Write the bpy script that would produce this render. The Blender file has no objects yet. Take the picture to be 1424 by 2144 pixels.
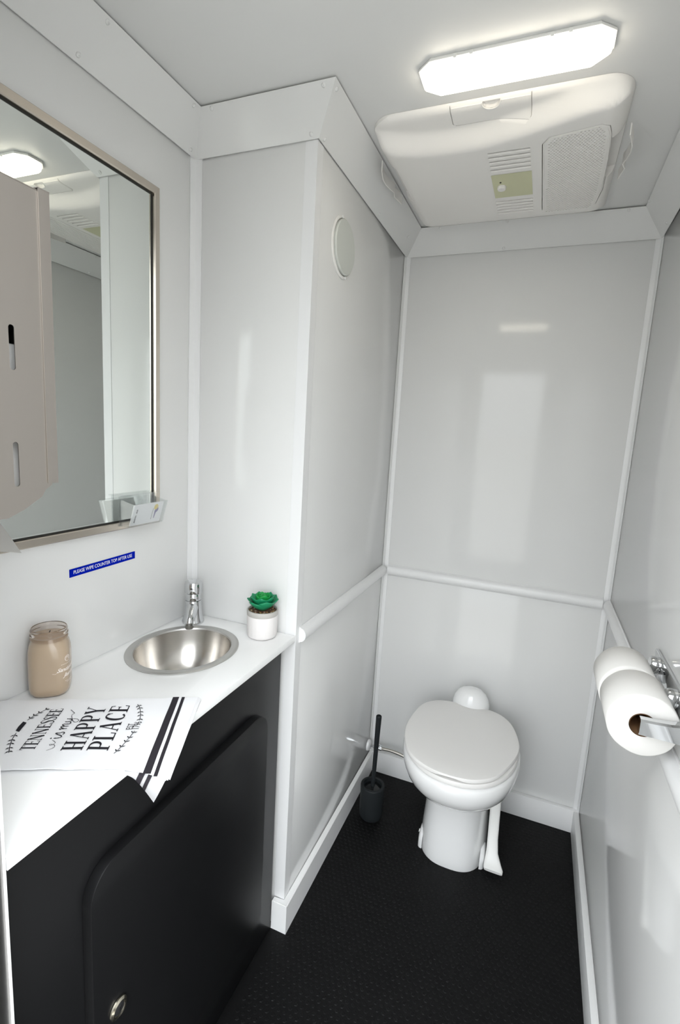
import bpy, bmesh, math, random
from mathutils import Vector, Matrix
random.seed(7)
PI = math.pi
S = bpy.context.scene
COL = S.collection

# ------------------------------------------------------------------ dimensions (metres)
H = 2.13            # ceiling
W = 0.8103          # right wall
D = 0.7742          # depth of the boxed-in chase
E = 0.3327          # vanity recess depth
YN = -1.534         # inside face of the entrance wall
CA, CB = 0.0629, 0.0779   # crown strip: run on ceiling, drop on wall
BT, BH = 0.0179, 0.0905   # baseboard thickness, height
ZR = 0.880          # chair rail height
ZC = 0.885          # counter top height

# ------------------------------------------------------------------ camera
cam_d = bpy.data.cameras.new('camera')
cam = bpy.data.objects.new('camera', cam_d); COL.objects.link(cam)
cam_d.sensor_fit = 'HORIZONTAL'; cam_d.sensor_width = 36.0
cam_d.lens = 36.0 * 1042.476 / 1424.0
cam_d.clip_start = 0.01; cam_d.clip_end = 200
rz, rx, ry = 0.37615, 1.41253, 0.05724
cam.matrix_world = (Matrix.Translation((0.54008, -1.87914, 1.41135)) @ Matrix.Rotation(rz, 4, 'Z')
                    @ Matrix.Rotation(rx, 4, 'X') @ Matrix.Rotation(ry, 4, 'Z'))
S.camera = cam

# ------------------------------------------------------------------ world, lights, exposure
S.view_settings.view_transform = 'Standard'
S.view_settings.look = 'None'
S.view_settings.exposure = 0.38
S.view_settings.gamma = 1.0
S.view_settings.use_curve_mapping = False
wd = bpy.data.worlds.new('overcast_sky'); S.world = wd; wd.use_nodes = True
wnt = wd.node_tree; wbg = wnt.nodes['Background']
wbg.inputs[0].default_value = (0.93, 0.97, 1.0, 1)
# standard overcast sky: luminance (1 + 2 sin(elevation)) / 3 of the zenith, daylight through the open door
wtc = wnt.nodes.new('ShaderNodeTexCoord'); wsp = wnt.nodes.new('ShaderNodeSeparateXYZ'); wmr = wnt.nodes.new('ShaderNodeMapRange')
wnt.links.new(wtc.outputs['Generated'], wsp.inputs[0]); wnt.links.new(wsp.outputs['Z'], wmr.inputs['Value'])
ZENITH = 7.0
wmr.inputs['From Min'].default_value = 0.0; wmr.inputs['From Max'].default_value = 1.0
wmr.inputs['To Min'].default_value = ZENITH / 3; wmr.inputs['To Max'].default_value = ZENITH
wnt.links.new(wmr.outputs[0], wbg.inputs[1])
LAMP_STRENGTH = 5.5

# ------------------------------------------------------------------ materials
MATS = {}
def mat(name, col, rough=0.5, metal=0.0, spec=0.5, coat=0.0, bump=None, noise=None, trans=0.0, ior=1.45, emit=None, aniso=0.0):
    if name in MATS: return MATS[name]
    m = bpy.data.materials.new(name); m.use_nodes = True
    nt = m.node_tree; b = nt.nodes['Principled BSDF']
    b.inputs['Base Color'].default_value = (*col, 1)
    b.inputs['Roughness'].default_value = rough
    b.inputs['Metallic'].default_value = metal
    b.inputs['Specular IOR Level'].default_value = spec
    b.inputs['IOR'].default_value = ior
    b.inputs['Coat Weight'].default_value = coat
    b.inputs['Coat Roughness'].default_value = 0.04
    b.inputs['Transmission Weight'].default_value = trans
    b.inputs['Anisotropic'].default_value = aniso
    if emit:
        b.inputs['Emission Color'].default_value = (*emit[0], 1); b.inputs['Emission Strength'].default_value = emit[1]
    tc = None
    if bump or noise:
        tc = nt.nodes.new('ShaderNodeTexCoord')
    if noise:      # (scale vec, amount, detail): small colour variation
        mp = nt.nodes.new('ShaderNodeMapping'); mp.inputs['Scale'].default_value = noise[0]
        nz = nt.nodes.new('ShaderNodeTexNoise'); nz.inputs['Scale'].default_value = 1.0; nz.inputs['Detail'].default_value = noise[2]
        nt.links.new(tc.outputs['Object'], mp.inputs[0]); nt.links.new(mp.outputs[0], nz.inputs['Vector'])
        rp = nt.nodes.new('ShaderNodeMapRange'); rp.inputs['To Min'].default_value = 1 - noise[1]; rp.inputs['To Max'].default_value = 1 + noise[1]
        nt.links.new(nz.outputs['Fac'], rp.inputs['Value'])
        mx = nt.nodes.new('ShaderNodeVectorMath'); mx.operation = 'SCALE'; mx.inputs[0].default_value = col
        nt.links.new(rp.outputs[0], mx.inputs['Scale']); nt.links.new(mx.outputs[0], b.inputs['Base Color'])
    if bump:       # (scale vec, strength, distance, detail)
        mp = nt.nodes.new('ShaderNodeMapping'); mp.inputs['Scale'].default_value = bump[0]
        nz = nt.nodes.new('ShaderNodeTexNoise'); nz.inputs['Scale'].default_value = 1.0; nz.inputs['Detail'].default_value = bump[3]
        nt.links.new(tc.outputs['Object'], mp.inputs[0]); nt.links.new(mp.outputs[0], nz.inputs['Vector'])
        bp = nt.nodes.new('ShaderNodeBump'); bp.inputs['Strength'].default_value = bump[1]; bp.inputs['Distance'].default_value = bump[2]
        nt.links.new(nz.outputs['Fac'], bp.inputs['Height']); nt.links.new(bp.outputs[0], b.inputs['Normal'])
    MATS[name] = m
    return m

M_panel = mat('gloss_panel', (0.745, 0.745, 0.735), 0.10, spec=0.44, bump=((2.2, 2.2, 1.4), 0.015, 0.004, 1.0))
M_ceil = mat('satin_ceiling', (0.745, 0.745, 0.735), 0.45)
M_trim = mat('trim_pvc', (0.79, 0.79, 0.79), 0.28)
M_cove = mat('cove_pvc', (0.745, 0.745, 0.735), 0.16, bump=((3, 3, 3), 0.2, 0.003, 1.0))
M_base = mat('baseboard_pvc', (0.86, 0.86, 0.855), 0.35, bump=((90, 90, 90), 0.15, 0.0006, 3.0))
M_screw = mat('screw_white', (0.74, 0.74, 0.73), 0.35)
M_dark = mat('black_fitting', (0.03, 0.03, 0.03), 0.8)  # own black of the toilet linkage and the indicator
M_floor = mat('rubber_floor', (0.0040, 0.0040, 0.0043), 0.55, spec=0.22, bump=((160, 160, 160), 0.35, 0.0008, 3.0))
M_counter = mat('solid_white_counter', (0.90, 0.90, 0.895), 0.22)
M_black = mat('black_laminate', (0.0065, 0.0065, 0.0070), 0.36, spec=0.25, bump=((420, 420, 420), 0.12, 0.0004, 2.0))
M_edge = mat('black_edge_band', (0.02, 0.02, 0.021), 0.25)
M_steel = mat('brushed_steel', (0.42, 0.385, 0.35), 0.33, 1.0, aniso=0.9)
M_frame = mat('mirror_frame_steel', (0.60, 0.54, 0.47), 0.25, 1.0, bump=((300, 20, 20), 0.06, 0.0003, 2.0))
M_basin = mat('basin_steel', (0.62, 0.595, 0.56), 0.24, 1.0, bump=((260, 260, 260), 0.06, 0.0003, 2.0))
M_rim = mat('basin_rim_steel', (0.58, 0.57, 0.55), 0.38, 1.0)
M_chrome = mat('chrome', (0.66, 0.67, 0.68), 0.07, 1.0)
M_mirror = mat('mirror_silver', (0.80, 0.83, 0.80), 0.01, 1.0)
M_mstrip = mat('mirror_dark_strip', (0.02, 0.02, 0.018), 0.5)
M_alu = mat('door_aluminium', (0.33, 0.32, 0.31), 0.3, 1.0)
M_porc = mat('porcelain', (0.86, 0.86, 0.855), 0.06, coat=0.5)
M_lid = mat('toilet_lid_plastic', (0.80, 0.785, 0.765), 0.28)
M_pedal = mat('pedal_plastic', (0.86, 0.855, 0.83), 0.3)
M_brush = mat('charcoal_silicone', (0.012, 0.0145, 0.016), 0.55, spec=0.3)
M_brushin = mat('charcoal_gloss', (0.008, 0.009, 0.010), 0.15)
M_brass = mat('brass_cap', (0.75, 0.62, 0.36), 0.35, 0.6)
M_paper = mat('tissue_paper', (0.78, 0.765, 0.74), 0.9, spec=0.1, bump=((500, 500, 500), 0.2, 0.0005, 2.0))
M_card = mat('card_core', (0.30, 0.165, 0.08), 0.8)
M_ac = mat('ac_plastic', (0.86, 0.84, 0.81), 0.42)
M_film = mat('control_film', (0.62, 0.62, 0.40), 0.3)
M_lampb = mat('lamp_base', (0.82, 0.82, 0.80), 0.4)
M_lens = mat('lamp_lens', (0.9, 0.9, 0.86), 0.4, emit=((1.0, 0.92, 0.77), LAMP_STRENGTH))
M_sign = mat('blue_sign', (0.0, 0.010, 0.36), 0.5, spec=0.04)
M_white = mat('print_white', (0.85, 0.86, 0.9), 0.5)
M_ink = mat('print_ink', (0.018, 0.017, 0.022), 0.8, spec=0.2)
M_stripe = mat('woven_stripe', (0.028, 0.025, 0.03), 0.9, spec=0.15, bump=((900, 900, 900), 0.3, 0.0004, 1.0))
M_cloth = mat('white_cotton', (0.84, 0.84, 0.855), 0.95, spec=0.1, bump=((700, 700, 700), 0.25, 0.0005, 2.0))
M_clear = mat('clear_acrylic', (0.97, 0.98, 0.98), 0.03, trans=1.0, ior=1.3)
M_jar = mat('smoky_glass', (0.90, 0.84, 0.80), 0.03, trans=1.0, ior=1.25)
M_wax = mat('tan_wax', (0.44, 0.335, 0.235), 0.3, coat=0.6, noise=((18, 18, 10), 0.10, 2.0))
M_print = mat('label_print', (0.86, 0.78, 0.72), 0.5)
M_pot = mat('white_pot', (0.80, 0.77, 0.755), 0.45)
M_potrim = mat('grey_pot_rim', (0.50, 0.48, 0.45), 0.45)
M_soil = mat('gravel_soil', (0.10, 0.055, 0.03), 0.8)
M_gravel = [mat('gravel_%d' % i, c, 0.6) for i, c in enumerate([(0.18, 0.06, 0.03), (0.30, 0.19, 0.07), (0.05, 0.03, 0.02), (0.35, 0.28, 0.2)])]
M_leaf = [mat('succulent_outer', (0.012, 0.25, 0.11), 0.38, spec=0.35), mat('succulent_mid', (0.012, 0.30, 0.06), 0.36, spec=0.35), mat('succulent_heart', (0.018, 0.30, 0.018), 0.36, spec=0.35)]
M_yellow = mat('logo_yellow', (0.75, 0.58, 0.13), 0.6)
M_purple = mat('logo_purple', (0.20, 0.16, 0.33), 0.6)
M_cardp = mat('business_card_stock', (0.86, 0.85, 0.86), 0.5)
M_ground = mat('concrete_ground', (0.35, 0.34, 0.32), 0.9, noise=((3, 3, 3), 0.15, 4.0))
M_vent = mat('vent_plastic', (0.60, 0.62, 0.58), 0.35)
M_ventr = mat('vent_ring_plastic', (0.80, 0.79, 0.76), 0.35)
M_braid = mat('braided_hose', (0.50, 0.48, 0.43), 0.3, 1.0, bump=((700, 700, 700), 0.6, 0.001, 1.0))

# thin clear acrylic sheet: straight-through transparency with a Fresnel gloss
nt = M_clear.node_tree; nt.nodes.clear()
o_ = nt.nodes.new('ShaderNodeOutputMaterial'); mx_ = nt.nodes.new('ShaderNodeMixShader'); tr_ = nt.nodes.new('ShaderNodeBsdfTransparent'); gl_ = nt.nodes.new('ShaderNodeBsdfGlossy'); fr_ = nt.nodes.new('ShaderNodeLayerWeight'); mm_ = nt.nodes.new('ShaderNodeMath'); mm_.operation = 'MULTIPLY_ADD'; mm_.inputs[1].default_value = 0.45; mm_.inputs[2].default_value = 0.05
tr_.inputs[0].default_value = (0.95, 0.96, 0.96, 1); gl_.inputs['Roughness'].default_value = 0.04; fr_.inputs['Blend'].default_value = 0.22
nt.links.new(fr_.outputs['Facing'], mm_.inputs[0]); nt.links.new(mm_.outputs[0], mx_.inputs[0]); nt.links.new(tr_.outputs[0], mx_.inputs[1]); nt.links.new(gl_.outputs[0], mx_.inputs[2]); nt.links.new(mx_.outputs[0], o_.inputs[0])

# ------------------------------------------------------------------ helpers
def smooth(me, ang=35):
    for p in me.polygons: p.use_smooth = True
    me.set_sharp_from_angle(angle=math.radians(ang))

def obj_from_mesh(name, me, m, parent=None, sm=35):
    if m is not None and len(me.materials) == 0: me.materials.append(m)
    if sm: smooth(me, sm)
    o = bpy.data.objects.new(name, me); COL.objects.link(o)
    if parent is not None:
        o.parent = parent
        o.matrix_parent_inverse = parent.matrix_basis.inverted()
    return o

def obj(name, bm, m, parent=None, sm=35, fix=True):
    if fix: bmesh.ops.recalc_face_normals(bm, faces=bm.faces[:])
    me = bpy.data.meshes.new(name); bm.to_mesh(me); bm.free()
    return obj_from_mesh(name, me, m, parent, sm)

def tag(o, label, cat=None, group=None, kind=None):
    o['label'] = label
    if cat: o['category'] = cat
    if group: o['group'] = group
    if kind: o['kind'] = kind
    return o

def thing(name, label, cat, loc, group=None):
    o = bpy.data.objects.new(name, None); COL.objects.link(o)
    o.empty_display_size = 0.02; o.location = loc
    return tag(o, label, cat, group)

def struct(o, label=None):
    o['kind'] = 'structure'
    if label: o['label'] = label
    return o

def box(x0, x1, y0, y1, z0, z1, bev=0.0, seg=2, bm=None):
    bm = bm or bmesh.new()
    r = bmesh.ops.create_cube(bm, size=1.0)
    for v in r['verts']:
        v.co = Vector((x0 + (v.co.x + .5) * (x1 - x0), y0 + (v.co.y + .5) * (y1 - y0), z0 + (v.co.z + .5) * (z1 - z0)))
    if bev:
        es = list({e for v in r['verts'] for e in v.link_edges})
        bmesh.ops.bevel(bm, geom=es, offset=bev, segments=seg, profile=0.5, affect='EDGES')
    return bm

def loft(rings, cap0=True, cap1=True, bm=None, closed=True):
    bm = bm or bmesh.new()
    vs = [[bm.verts.new(p) for p in r] for r in rings]
    n = len(vs[0])
    for a, b in zip(vs, vs[1:]):
        for i in range(n if closed else n - 1):
            bm.faces.new((a[i], a[(i + 1) % n], b[(i + 1) % n], b[i]))
    if cap0: bm.faces.new(list(reversed(vs[0])))
    if cap1: bm.faces.new(vs[-1])
    return bm

def lathe(prof, c=(0, 0, 0), n=40, cap0=True, cap1=True, bm=None, axis='z', sx=1, sy=1):
    rings = []
    for r, h in prof:
        ring = []
        for i in range(n):
            a = 2 * PI * i / n
            u, v = r * math.cos(a) * sx, r * math.sin(a) * sy
            if axis == 'z': q = (c[0] + u, c[1] + v, c[2] + h)
            elif axis == 'y': q = (c[0] + u, c[1] + h, c[2] + v)
            else: q = (c[0] + h, c[1] + u, c[2] + v)
            ring.append(q)
        rings.append(ring)
    return loft(rings, cap0, cap1, bm)

def tube(pts, rad, n=12, bm=None, cap=True):
    pts = [Vector(p) for p in pts]
    rads = rad if isinstance(rad, (list, tuple)) else [rad] * len(pts)
    rings = []; up = None
    for i, p in enumerate(pts):
        t = (pts[min(i + 1, len(pts) - 1)] - pts[max(i - 1, 0)]).normalized()
        if up is None: up = t.orthogonal().normalized()
        up = (up - t * up.dot(t)).normalized(); sd = t.cross(up)
        rings.append([tuple(p + (up * math.cos(2 * PI * k / n) + sd * math.sin(2 * PI * k / n)) * rads[i]) for k in range(n)])
    return loft(rings, cap, cap, bm)

def catmull(pts, k=6):
    pts = [Vector(p) for p in pts]; out = []
    for i in range(len(pts) - 1):
        p0, p1, p2, p3 = pts[max(i - 1, 0)], pts[i], pts[i + 1], pts[min(i + 2, len(pts) - 1)]
        for j in range(k):
            t = j / k
            out.append(0.5 * ((2 * p1) + (p2 - p0) * t + (2 * p0 - 5 * p1 + 4 * p2 - p3) * t * t + (3 * p1 - p0 - 3 * p2 + p3) * t ** 3))
    out.append(pts[-1]); return out

def rrect(x0, x1, y0, y1, r, n=6):
    pts = []
    for cx, cy, a0 in ((x1 - r, y1 - r, 0), (x0 + r, y1 - r, 90), (x0 + r, y0 + r, 180), (x1 - r, y0 + r, 270)):
        for i in range(n + 1):
            a = math.radians(a0 + 90 * i / n); pts.append((cx + r * math.cos(a), cy + r * math.sin(a)))
    return pts

def plate(loops, thick, to3d, bev=0.0):
    """filled 2-D outline (first loop outer, others holes) given thickness; to3d(u, v, w) -> xyz, w in 0..thick"""
    cu = bpy.data.curves.new('tmp', 'CURVE'); cu.dimensions = '2D'; cu.fill_mode = 'BOTH'; cu.extrude = thick / 2
    if bev: cu.bevel_depth = bev; cu.bevel_resolution = 1; cu.extrude = thick / 2 - bev; cu.offset = -bev
    for lp in loops:
        sp = cu.splines.new('POLY'); sp.points.add(len(lp) - 1); sp.use_cyclic_u = True
        for p, q in zip(sp.points, lp): p.co = (q[0], q[1], 0, 1)
    o = bpy.data.objects.new('tmp', cu); COL.objects.link(o)
    dg = bpy.context.evaluated_depsgraph_get()
    me = bpy.data.meshes.new_from_object(o.evaluated_get(dg))
    bpy.data.objects.remove(o); bpy.data.curves.remove(cu)
    bm = bmesh.new(); bm.from_mesh(me); bpy.data.meshes.remove(me)
    bmesh.ops.remove_doubles(bm, verts=bm.verts[:], dist=1e-6)
    for v in bm.verts: v.co = Vector(to3d(v.co.x, v.co.y, v.co.z + thick / 2))
    return bm

def text_polys(s, size=1.0, shear=0.0, spacing=1.0, align='LEFT', offset=0.0):
    cu = bpy.data.curves.new('tmp', 'FONT'); cu.body = s; cu.size = size; cu.shear = shear; cu.space_character = spacing
    cu.align_x = align; cu.offset = offset; cu.resolution_u = 3
    o = bpy.data.objects.new('tmp', cu); COL.objects.link(o)
    dg = bpy.context.evaluated_depsgraph_get()
    me = bpy.data.meshes.new_from_object(o.evaluated_get(dg))
    bpy.data.objects.remove(o); bpy.data.curves.remove(cu)
    v = [tuple(x.co[:2]) for x in me.vertices]; f = [tuple(p.vertices) for p in me.polygons]
    bpy.data.meshes.remove(me)
    return v, f

class Ink:
    """flat print collected in 2-D, placed on a surface by a mapping"""
    def __init__(self): self.v = []; self.f = []
    def add(self, v, f, fn=lambda x, y: (x, y)):
        b = len(self.v); self.v += [fn(*q) for q in v]; self.f += [tuple(i + b for i in q) for q in f]
    def text(self, s, x0, x1, y0, size_ratio=1.0, **kw):
        v, f = text_polys(s, **kw)
        a, b = min(q[0] for q in v), max(q[0] for q in v); k = (x1 - x0) / (b - a)
        self.add(v, f, lambda x, y: (x0 + (x - a) * k, y0 + y * k * size_ratio))
    def line(self, pts, w, fn=lambda x, y: (x, y)):
        pts = [Vector((p[0], p[1])) for p in pts]
        ws = w if isinstance(w, (list, tuple)) else [w] * len(pts)
        L = []; R = []
        for i, p in enumerate(pts):
            t = pts[min(i + 1, len(pts) - 1)] - pts[max(i - 1, 0)]
            if t.length < 1e-9: t = Vector((1, 0))
            t.normalize(); n = Vector((-t.y, t.x)) * ws[i] / 2
            L.append(tuple(p + n)); R.append(tuple(p - n))
        m = len(pts); self.add(L + R, [(i, i + 1, m + i + 1, m + i) for i in range(m - 1)], fn)
    def poly(self, pts, fn=lambda x, y: (x, y)): self.add(list(pts), [tuple(range(len(pts)))], fn)
    def obj(self, name, m, to3d, parent):
        me = bpy.data.meshes.new(name); me.from_pydata([to3d(*q) for q in self.v], [], self.f)
        o = obj_from_mesh(name, me, m, parent, None); return o

# ================================================================== THE ROOM
def slab(name, x0, x1, y0, y1, z0, z1, m, parent=None, bev=0.0):
    return obj(name, box(x0, x1, y0, y1, z0, z1, bev), m, parent)

WT = 0.04
fl_o = struct(slab('floor', -E - WT, W + WT, YN - 0.12, WT, -0.04, 0.0, M_floor), 'black rubber floor with low raised pebbles')
# raised pebbles of the rubber mat: too many and too low to pick apart singly
bm = bmesh.new(); pit = 0.0165
j = 0; y = YN - 0.10
while y < -0.03:
    x = 0.0 + (pit / 2 if j % 2 else 0)
    while x < W - 0.02:
        if not (x < 0.02 and y > -D - 0.03) and x > -0.02:
            r0, r1, hh = 0.0066, 0.0042, 0.0004 + 0.0006 * random.random()
            a0 = random.random() * 0.3
            r = [[(x + rr * math.cos(a0 + k * PI / 3), y + rr * math.sin(a0 + k * PI / 3), zz) for k in range(6)] for rr, zz in ((r0, -0.0005), (r1, hh))]
            loft(r, False, True, bm)
        x += pit
    y += pit * 0.866; j += 1
st = obj('pebble_relief', bm, M_floor, fl_o, None); st['kind'] = 'stuff'

struct(slab('ceiling', -E - WT, W + WT, YN - 0.12, WT, H, H + 0.04, M_ceil), 'flat white satin ceiling')

PT = 0.004
def wall(name, label, axis, plane, sgn, a0, a1, z0, z1, panels):
    """backing wall plus its glued-on gloss panels (children); sgn points outward from the room"""
    def bx(nm, d0, d1, u0, u1, v0, v1, m, par=None, bev=0):
        lo, hi = sorted((plane + sgn * d0, plane + sgn * d1))
        if axis == 'x': return slab(nm, lo, hi, u0, u1, v0, v1, m, par, bev)
        return slab(nm, u0, u1, lo, hi, v0, v1, m, par, bev)
    w = struct(bx(name, PT + 0.0002, WT, a0, a1, z0, z1, M_trim), label)
    for (u0, u1, v0, v1) in panels: bx('panel', 0, PT, u0, u1, v0, v1, M_panel, w, 0.0008)
    return w
G = 0.001
wall('wall_left', 'glossy white panelled wall above the counter holding the mirror', 'x', -E, -1, YN, -D + WT, 0, H, [(YN + G, -D, 0.0, H - 0.01)])
wall('wall_chase', 'narrow glossy white wall behind the potted plant and faucet', 'y', -D, 1, -E, -0.0045, 0, H, [(-E + G, -G, 0.0, H - 0.01)])
wall('wall_alcove', 'glossy white side wall of the toilet alcove with the round vent', 'x', 0.0, -1, -D + WT + G, 0, 0, H, [(-D + 0.002, -G, ZR + G, H - 0.01), (-D + 0.002, -G, 0.0, ZR - G)])
wall('wall_back', 'glossy white back wall behind the toilet', 'y', 0.0, 1, -WT, W + WT, 0, H, [(G, W - G, ZR + G, H - 0.01), (G, W - G, 0.0, ZR - G)])
wall('wall_right', 'glossy white wall carrying the toilet paper holder', 'x', W, 1, YN, 0, 0, H, [(YN + G, -G, ZR + G, H - 0.01), (YN + G, -G, 0.0, ZR - G)])
# entrance wall with the open doorway the picture is taken from
DR = 0.672      # unseen right edge of the doorway, pulled in to keep daylight off the right wall
bm = box(-E - WT, -0.012, YN - 0.06, YN, 0, H)
box(DR + 0.01, W + WT, YN - 0.06, YN, 0, H, bm=bm)
box(-0.012, DR + 0.01, YN - 0.06, YN, 2.0, H, bm=bm)
struct(obj('wall_front', bm, M_trim), 'white entrance wall around the open doorway')
d1 = struct(slab('door_1', -0.0115, -0.002, YN - 0.075, YN - 0.003, 0, 2.0, M_alu, None, 0.001), 'grey aluminium door jamb beside the counter')
slab('jamb', DR, DR + 0.0095, YN - 0.075, YN - 0.003, 0, 2.0, M_alu, d1, 0.001)
slab('head', -0.002, DR, YN - 0.075, YN - 0.003, 1.991, 2.0, M_alu, d1, 0.001)
slab('edge_strip', -0.0118, 0.0, YN - 0.0028, YN - 0.0005, 0, 2.0, M_trim, d1)
struct(slab('ground', -30, 30, -60, YN - 0.2, -0.65, -0.6, M_ground), 'grey concrete ground outside the doorway')

# ---- crown strips (45-degree PVC), mitred round the room
PATH = [(-E, YN), (-E, -D), (0.0, -D), (0.0, 0.0), (W, 0.0), (W, YN)]
def inset(d):
    return [(-E + d, YN), (-E + d, -D - d), (d, -D - d), (d, -d), (W - d, -d), (W - d, YN)]
SEC = [(0.0030, H - CB), (0.0050, H - CB), (CA + 0.0035, H - 0.0052), (CA + 0.001, H - 0.0030), (0.03, H - 0.0030), (0.0030, H - CB + 0.03)]
rings = [[(*inset(d)[i], z) for d, z in SEC] for i in range(6)]
crown_labels = ['crown strip above the mirror', 'crown strip above the potted plant wall', 'crown strip along the alcove wall with the vent', 'crown strip above the back wall', 'crown strip above the toilet paper wall']
coves = []
for i in range(5):
    coves.append(struct(obj('trim_%d' % (i + 1), loft([rings[i], rings[i + 1]]), M_cove, None, 20), 'white angled ' + crown_labels[i]))
def screw(parent, p, n):
    n = Vector(n).normalized(); p = Vector(p)
    bm = lathe([(0.0048, 0), (0.0048, 0.0008), (0.0036, 0.0022), (0.0016, 0.0026), (0.0012, 0.0018)], n=12, cap1=True)
    q = n.to_track_quat('Z', 'Y').to_matrix().to_4x4()
    for v in bm.verts: v.co = p + (q @ v.co)
    obj('screw', bm, M_screw, parent, 40)
def cove_screw(i, t, f):
    """strip i, position t along it (0..1 on wall path), f 0 = bottom edge .. 1 = ceiling edge"""
    d = 0.0048 + f * (CA - 0.0013); z = H - CB + f * (CB - 0.0042)
    a, b = inset(d)[i], inset(d)[i + 1]
    p = (a[0] + (b[0] - a[0]) * t, a[1] + (b[1] - a[1]) * t, z)
    w = (Vector(PATH[i + 1]) - Vector(PATH[i])).normalized()
    nin = Vector((w.y, -w.x))      # path runs with the room on its right-hand side
    n = (nin.x * CB, nin.y * CB, -CA)
    screw(coves[i], p, n)
for i, t, f in [(0, .55, .12), (0, .62, .9), (0, .965, .9), (0, .97, .1), (1, .09, .92), (1, .93, .9), (1, .93, .1), (2, .02, .88), (2, .03, .08), (2, .55, .1), (2, .9, .45),
                (3, .1, .93), (3, .42, .95), (3, .42, .08), (3, .93, .93), (4, .03, .95), (4, .27, .9), (4, .06, .1)]:
    cove_screw(i, t, f)

# ---- corner trims
tn = [6]
def trim(bm, label, m=None, sm=35):
    o = struct(obj('trim_%d' % tn[0], bm, m or M_trim, None, sm), label); tn[0] += 1; return o
def inside_corner(cx, cy, sx, sy, z0, z1, leg=0.019):
    """concave PVC cove moulding with two thin flanges, seen in plan at the corner (cx,cy), opening to (sx,sy)"""
    pl = [(0.0002, 0.0002), (leg, 0.0002), (leg, 0.0022), (0.0115, 0.0035), (0.0062, 0.0062), (0.0035, 0.0115), (0.0022, leg), (0.0002, leg)]
    return loft([[(cx + sx * u, cy + sy * v, z) for u, v in pl] for z in (z0, z1)])
trim(inside_corner(-E, -D, 1, -1, ZC, H - CB + 0.012, 0.021), 'white inside corner moulding between mirror wall and plant wall')
trim(inside_corner(0, 0, 1, -1, BH, H - CB + 0.012, 0.019), 'white inside corner moulding behind the toilet brush')
trim(inside_corner(W, 0, -1, -1, BH, H - CB + 0.012, 0.019), 'white inside corner moulding beside the toilet paper wall')
# outside angle on the chase corner
oc = [(-0.03, -D - 0.0003), (-0.03, -D - 0.0010), (0.0008, -D - 0.0010), (0.0008, -D + 0.03), (0.0003, -D + 0.03), (0.0003, -D - 0.0003)]
trim(loft([[(x, y, z) for x, y in oc] for z in (BH + 0.001, H - CB)]), 'white outside corner angle where plant wall meets alcove')

# ---- chair rails (half round)
def rail(p0, p1, nrm, label, hh=0.0215, dp=0.017):
    p0, p1, nrm = Vector(p0), Vector(p1), Vector(nrm)
    prof = [(0.0002, -hh), (0.003, -hh)] + [(0.003 + dp * math.cos(a), (hh - 0.002) * math.sin(a)) for a in [math.radians(-85 + 170 * k / 12) for k in range(13)]] + [(0.003, hh), (0.0002, hh)]
    return trim(loft([[tuple(p + nrm * d + Vector((0, 0, z))) for d, z in prof] for p in (p0, p1)]), label)
rail((0.021, 0, ZR), (W - 0.021, 0, ZR), (0, -1, 0), 'white half round rail across the back wall')
rail((0, -D + 0.018, ZR), (0, -0.021, ZR), (1, 0, 0), 'white half round rail on the alcove wall under the vent')
rail((W, -0.021, ZR), (W, YN + 0.01, ZR), (-1, 0, 0), 'white half round rail on the toilet paper wall')

# ---- baseboards
def base(name, x0, x1, y0, y1, label): return struct(obj(name, box(x0, x1, y0, y1, 0, BH, 0.0015, 2), M_base), label)
# chase board wraps the corner onto the small return
oc = [(-0.0295, -D - 0.0025), (-0.0295, -D - BT), (BT, -D - BT), (BT, -BT), (0.0025, -BT), (0.0025, -D - 0.0025)]
bm = loft([[(x, y, z) for x, y in oc] for z in (0, BH)])
bmesh.ops.bevel(bm, geom=[e for e in bm.edges if all(v.co.z > BH - 1e-4 for v in e.verts)], offset=0.0015, segments=2, affect='EDGES')
struct(obj('baseboard_left', bm, M_base), 'white baseboard along the alcove wall wrapping its corner')
base('baseboard_back', BT * 0 + 0.0003, W - 0.0003, -BT, -0.0003, 'white baseboard behind the toilet')
base('baseboard_right', W - BT, W - 0.0003, YN + 0.002, -BT - 0.0008, 'white baseboard under the toilet paper wall')

# ================================================================== VANITY
SK = (-0.197, -0.972); SAX, SAY = 0.124, 0.137
XCAB = -0.03
cab = thing('vanity_cabinet', 'black vanity cabinet with rounded door under the white counter', 'cabinet', ((-E + XCAB) / 2, (YN - D) / 2, 0))
slab('front_panel', XCAB - 0.016, XCAB, YN + 0.002, -D - 0.0195, 0.001, ZC - 0.0185, M_black, cab, 0.0006)
slab('side_panel', -E + 0.004, XCAB - 0.0165, YN + 0.002, YN + 0.018, 0.001, ZC - 0.0185, M_black, cab)
slab('side_panel', -E + 0.004, XCAB - 0.0165, -D - 0.0355, -D - 0.0195, 0.001, ZC - 0.0185, M_black, cab)
# door: thick overlay slab with rounded corners and an edge band
DT = 0.019; DX0 = XCAB + 0.0006; DX1 = DX0 + DT
dl = rrect(-1.408, -0.885, 0.100, 0.735, 0.055, 10)
door = obj('cabinet_door', plate([dl], DT, lambda u, v, w: (DX0 + w, u, v), 0.0015), M_black, cab)
ring_o = dl; ring_i = rrect(-1.4062, -0.8868, 0.1018, 0.7332, 0.0535, 10)
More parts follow.
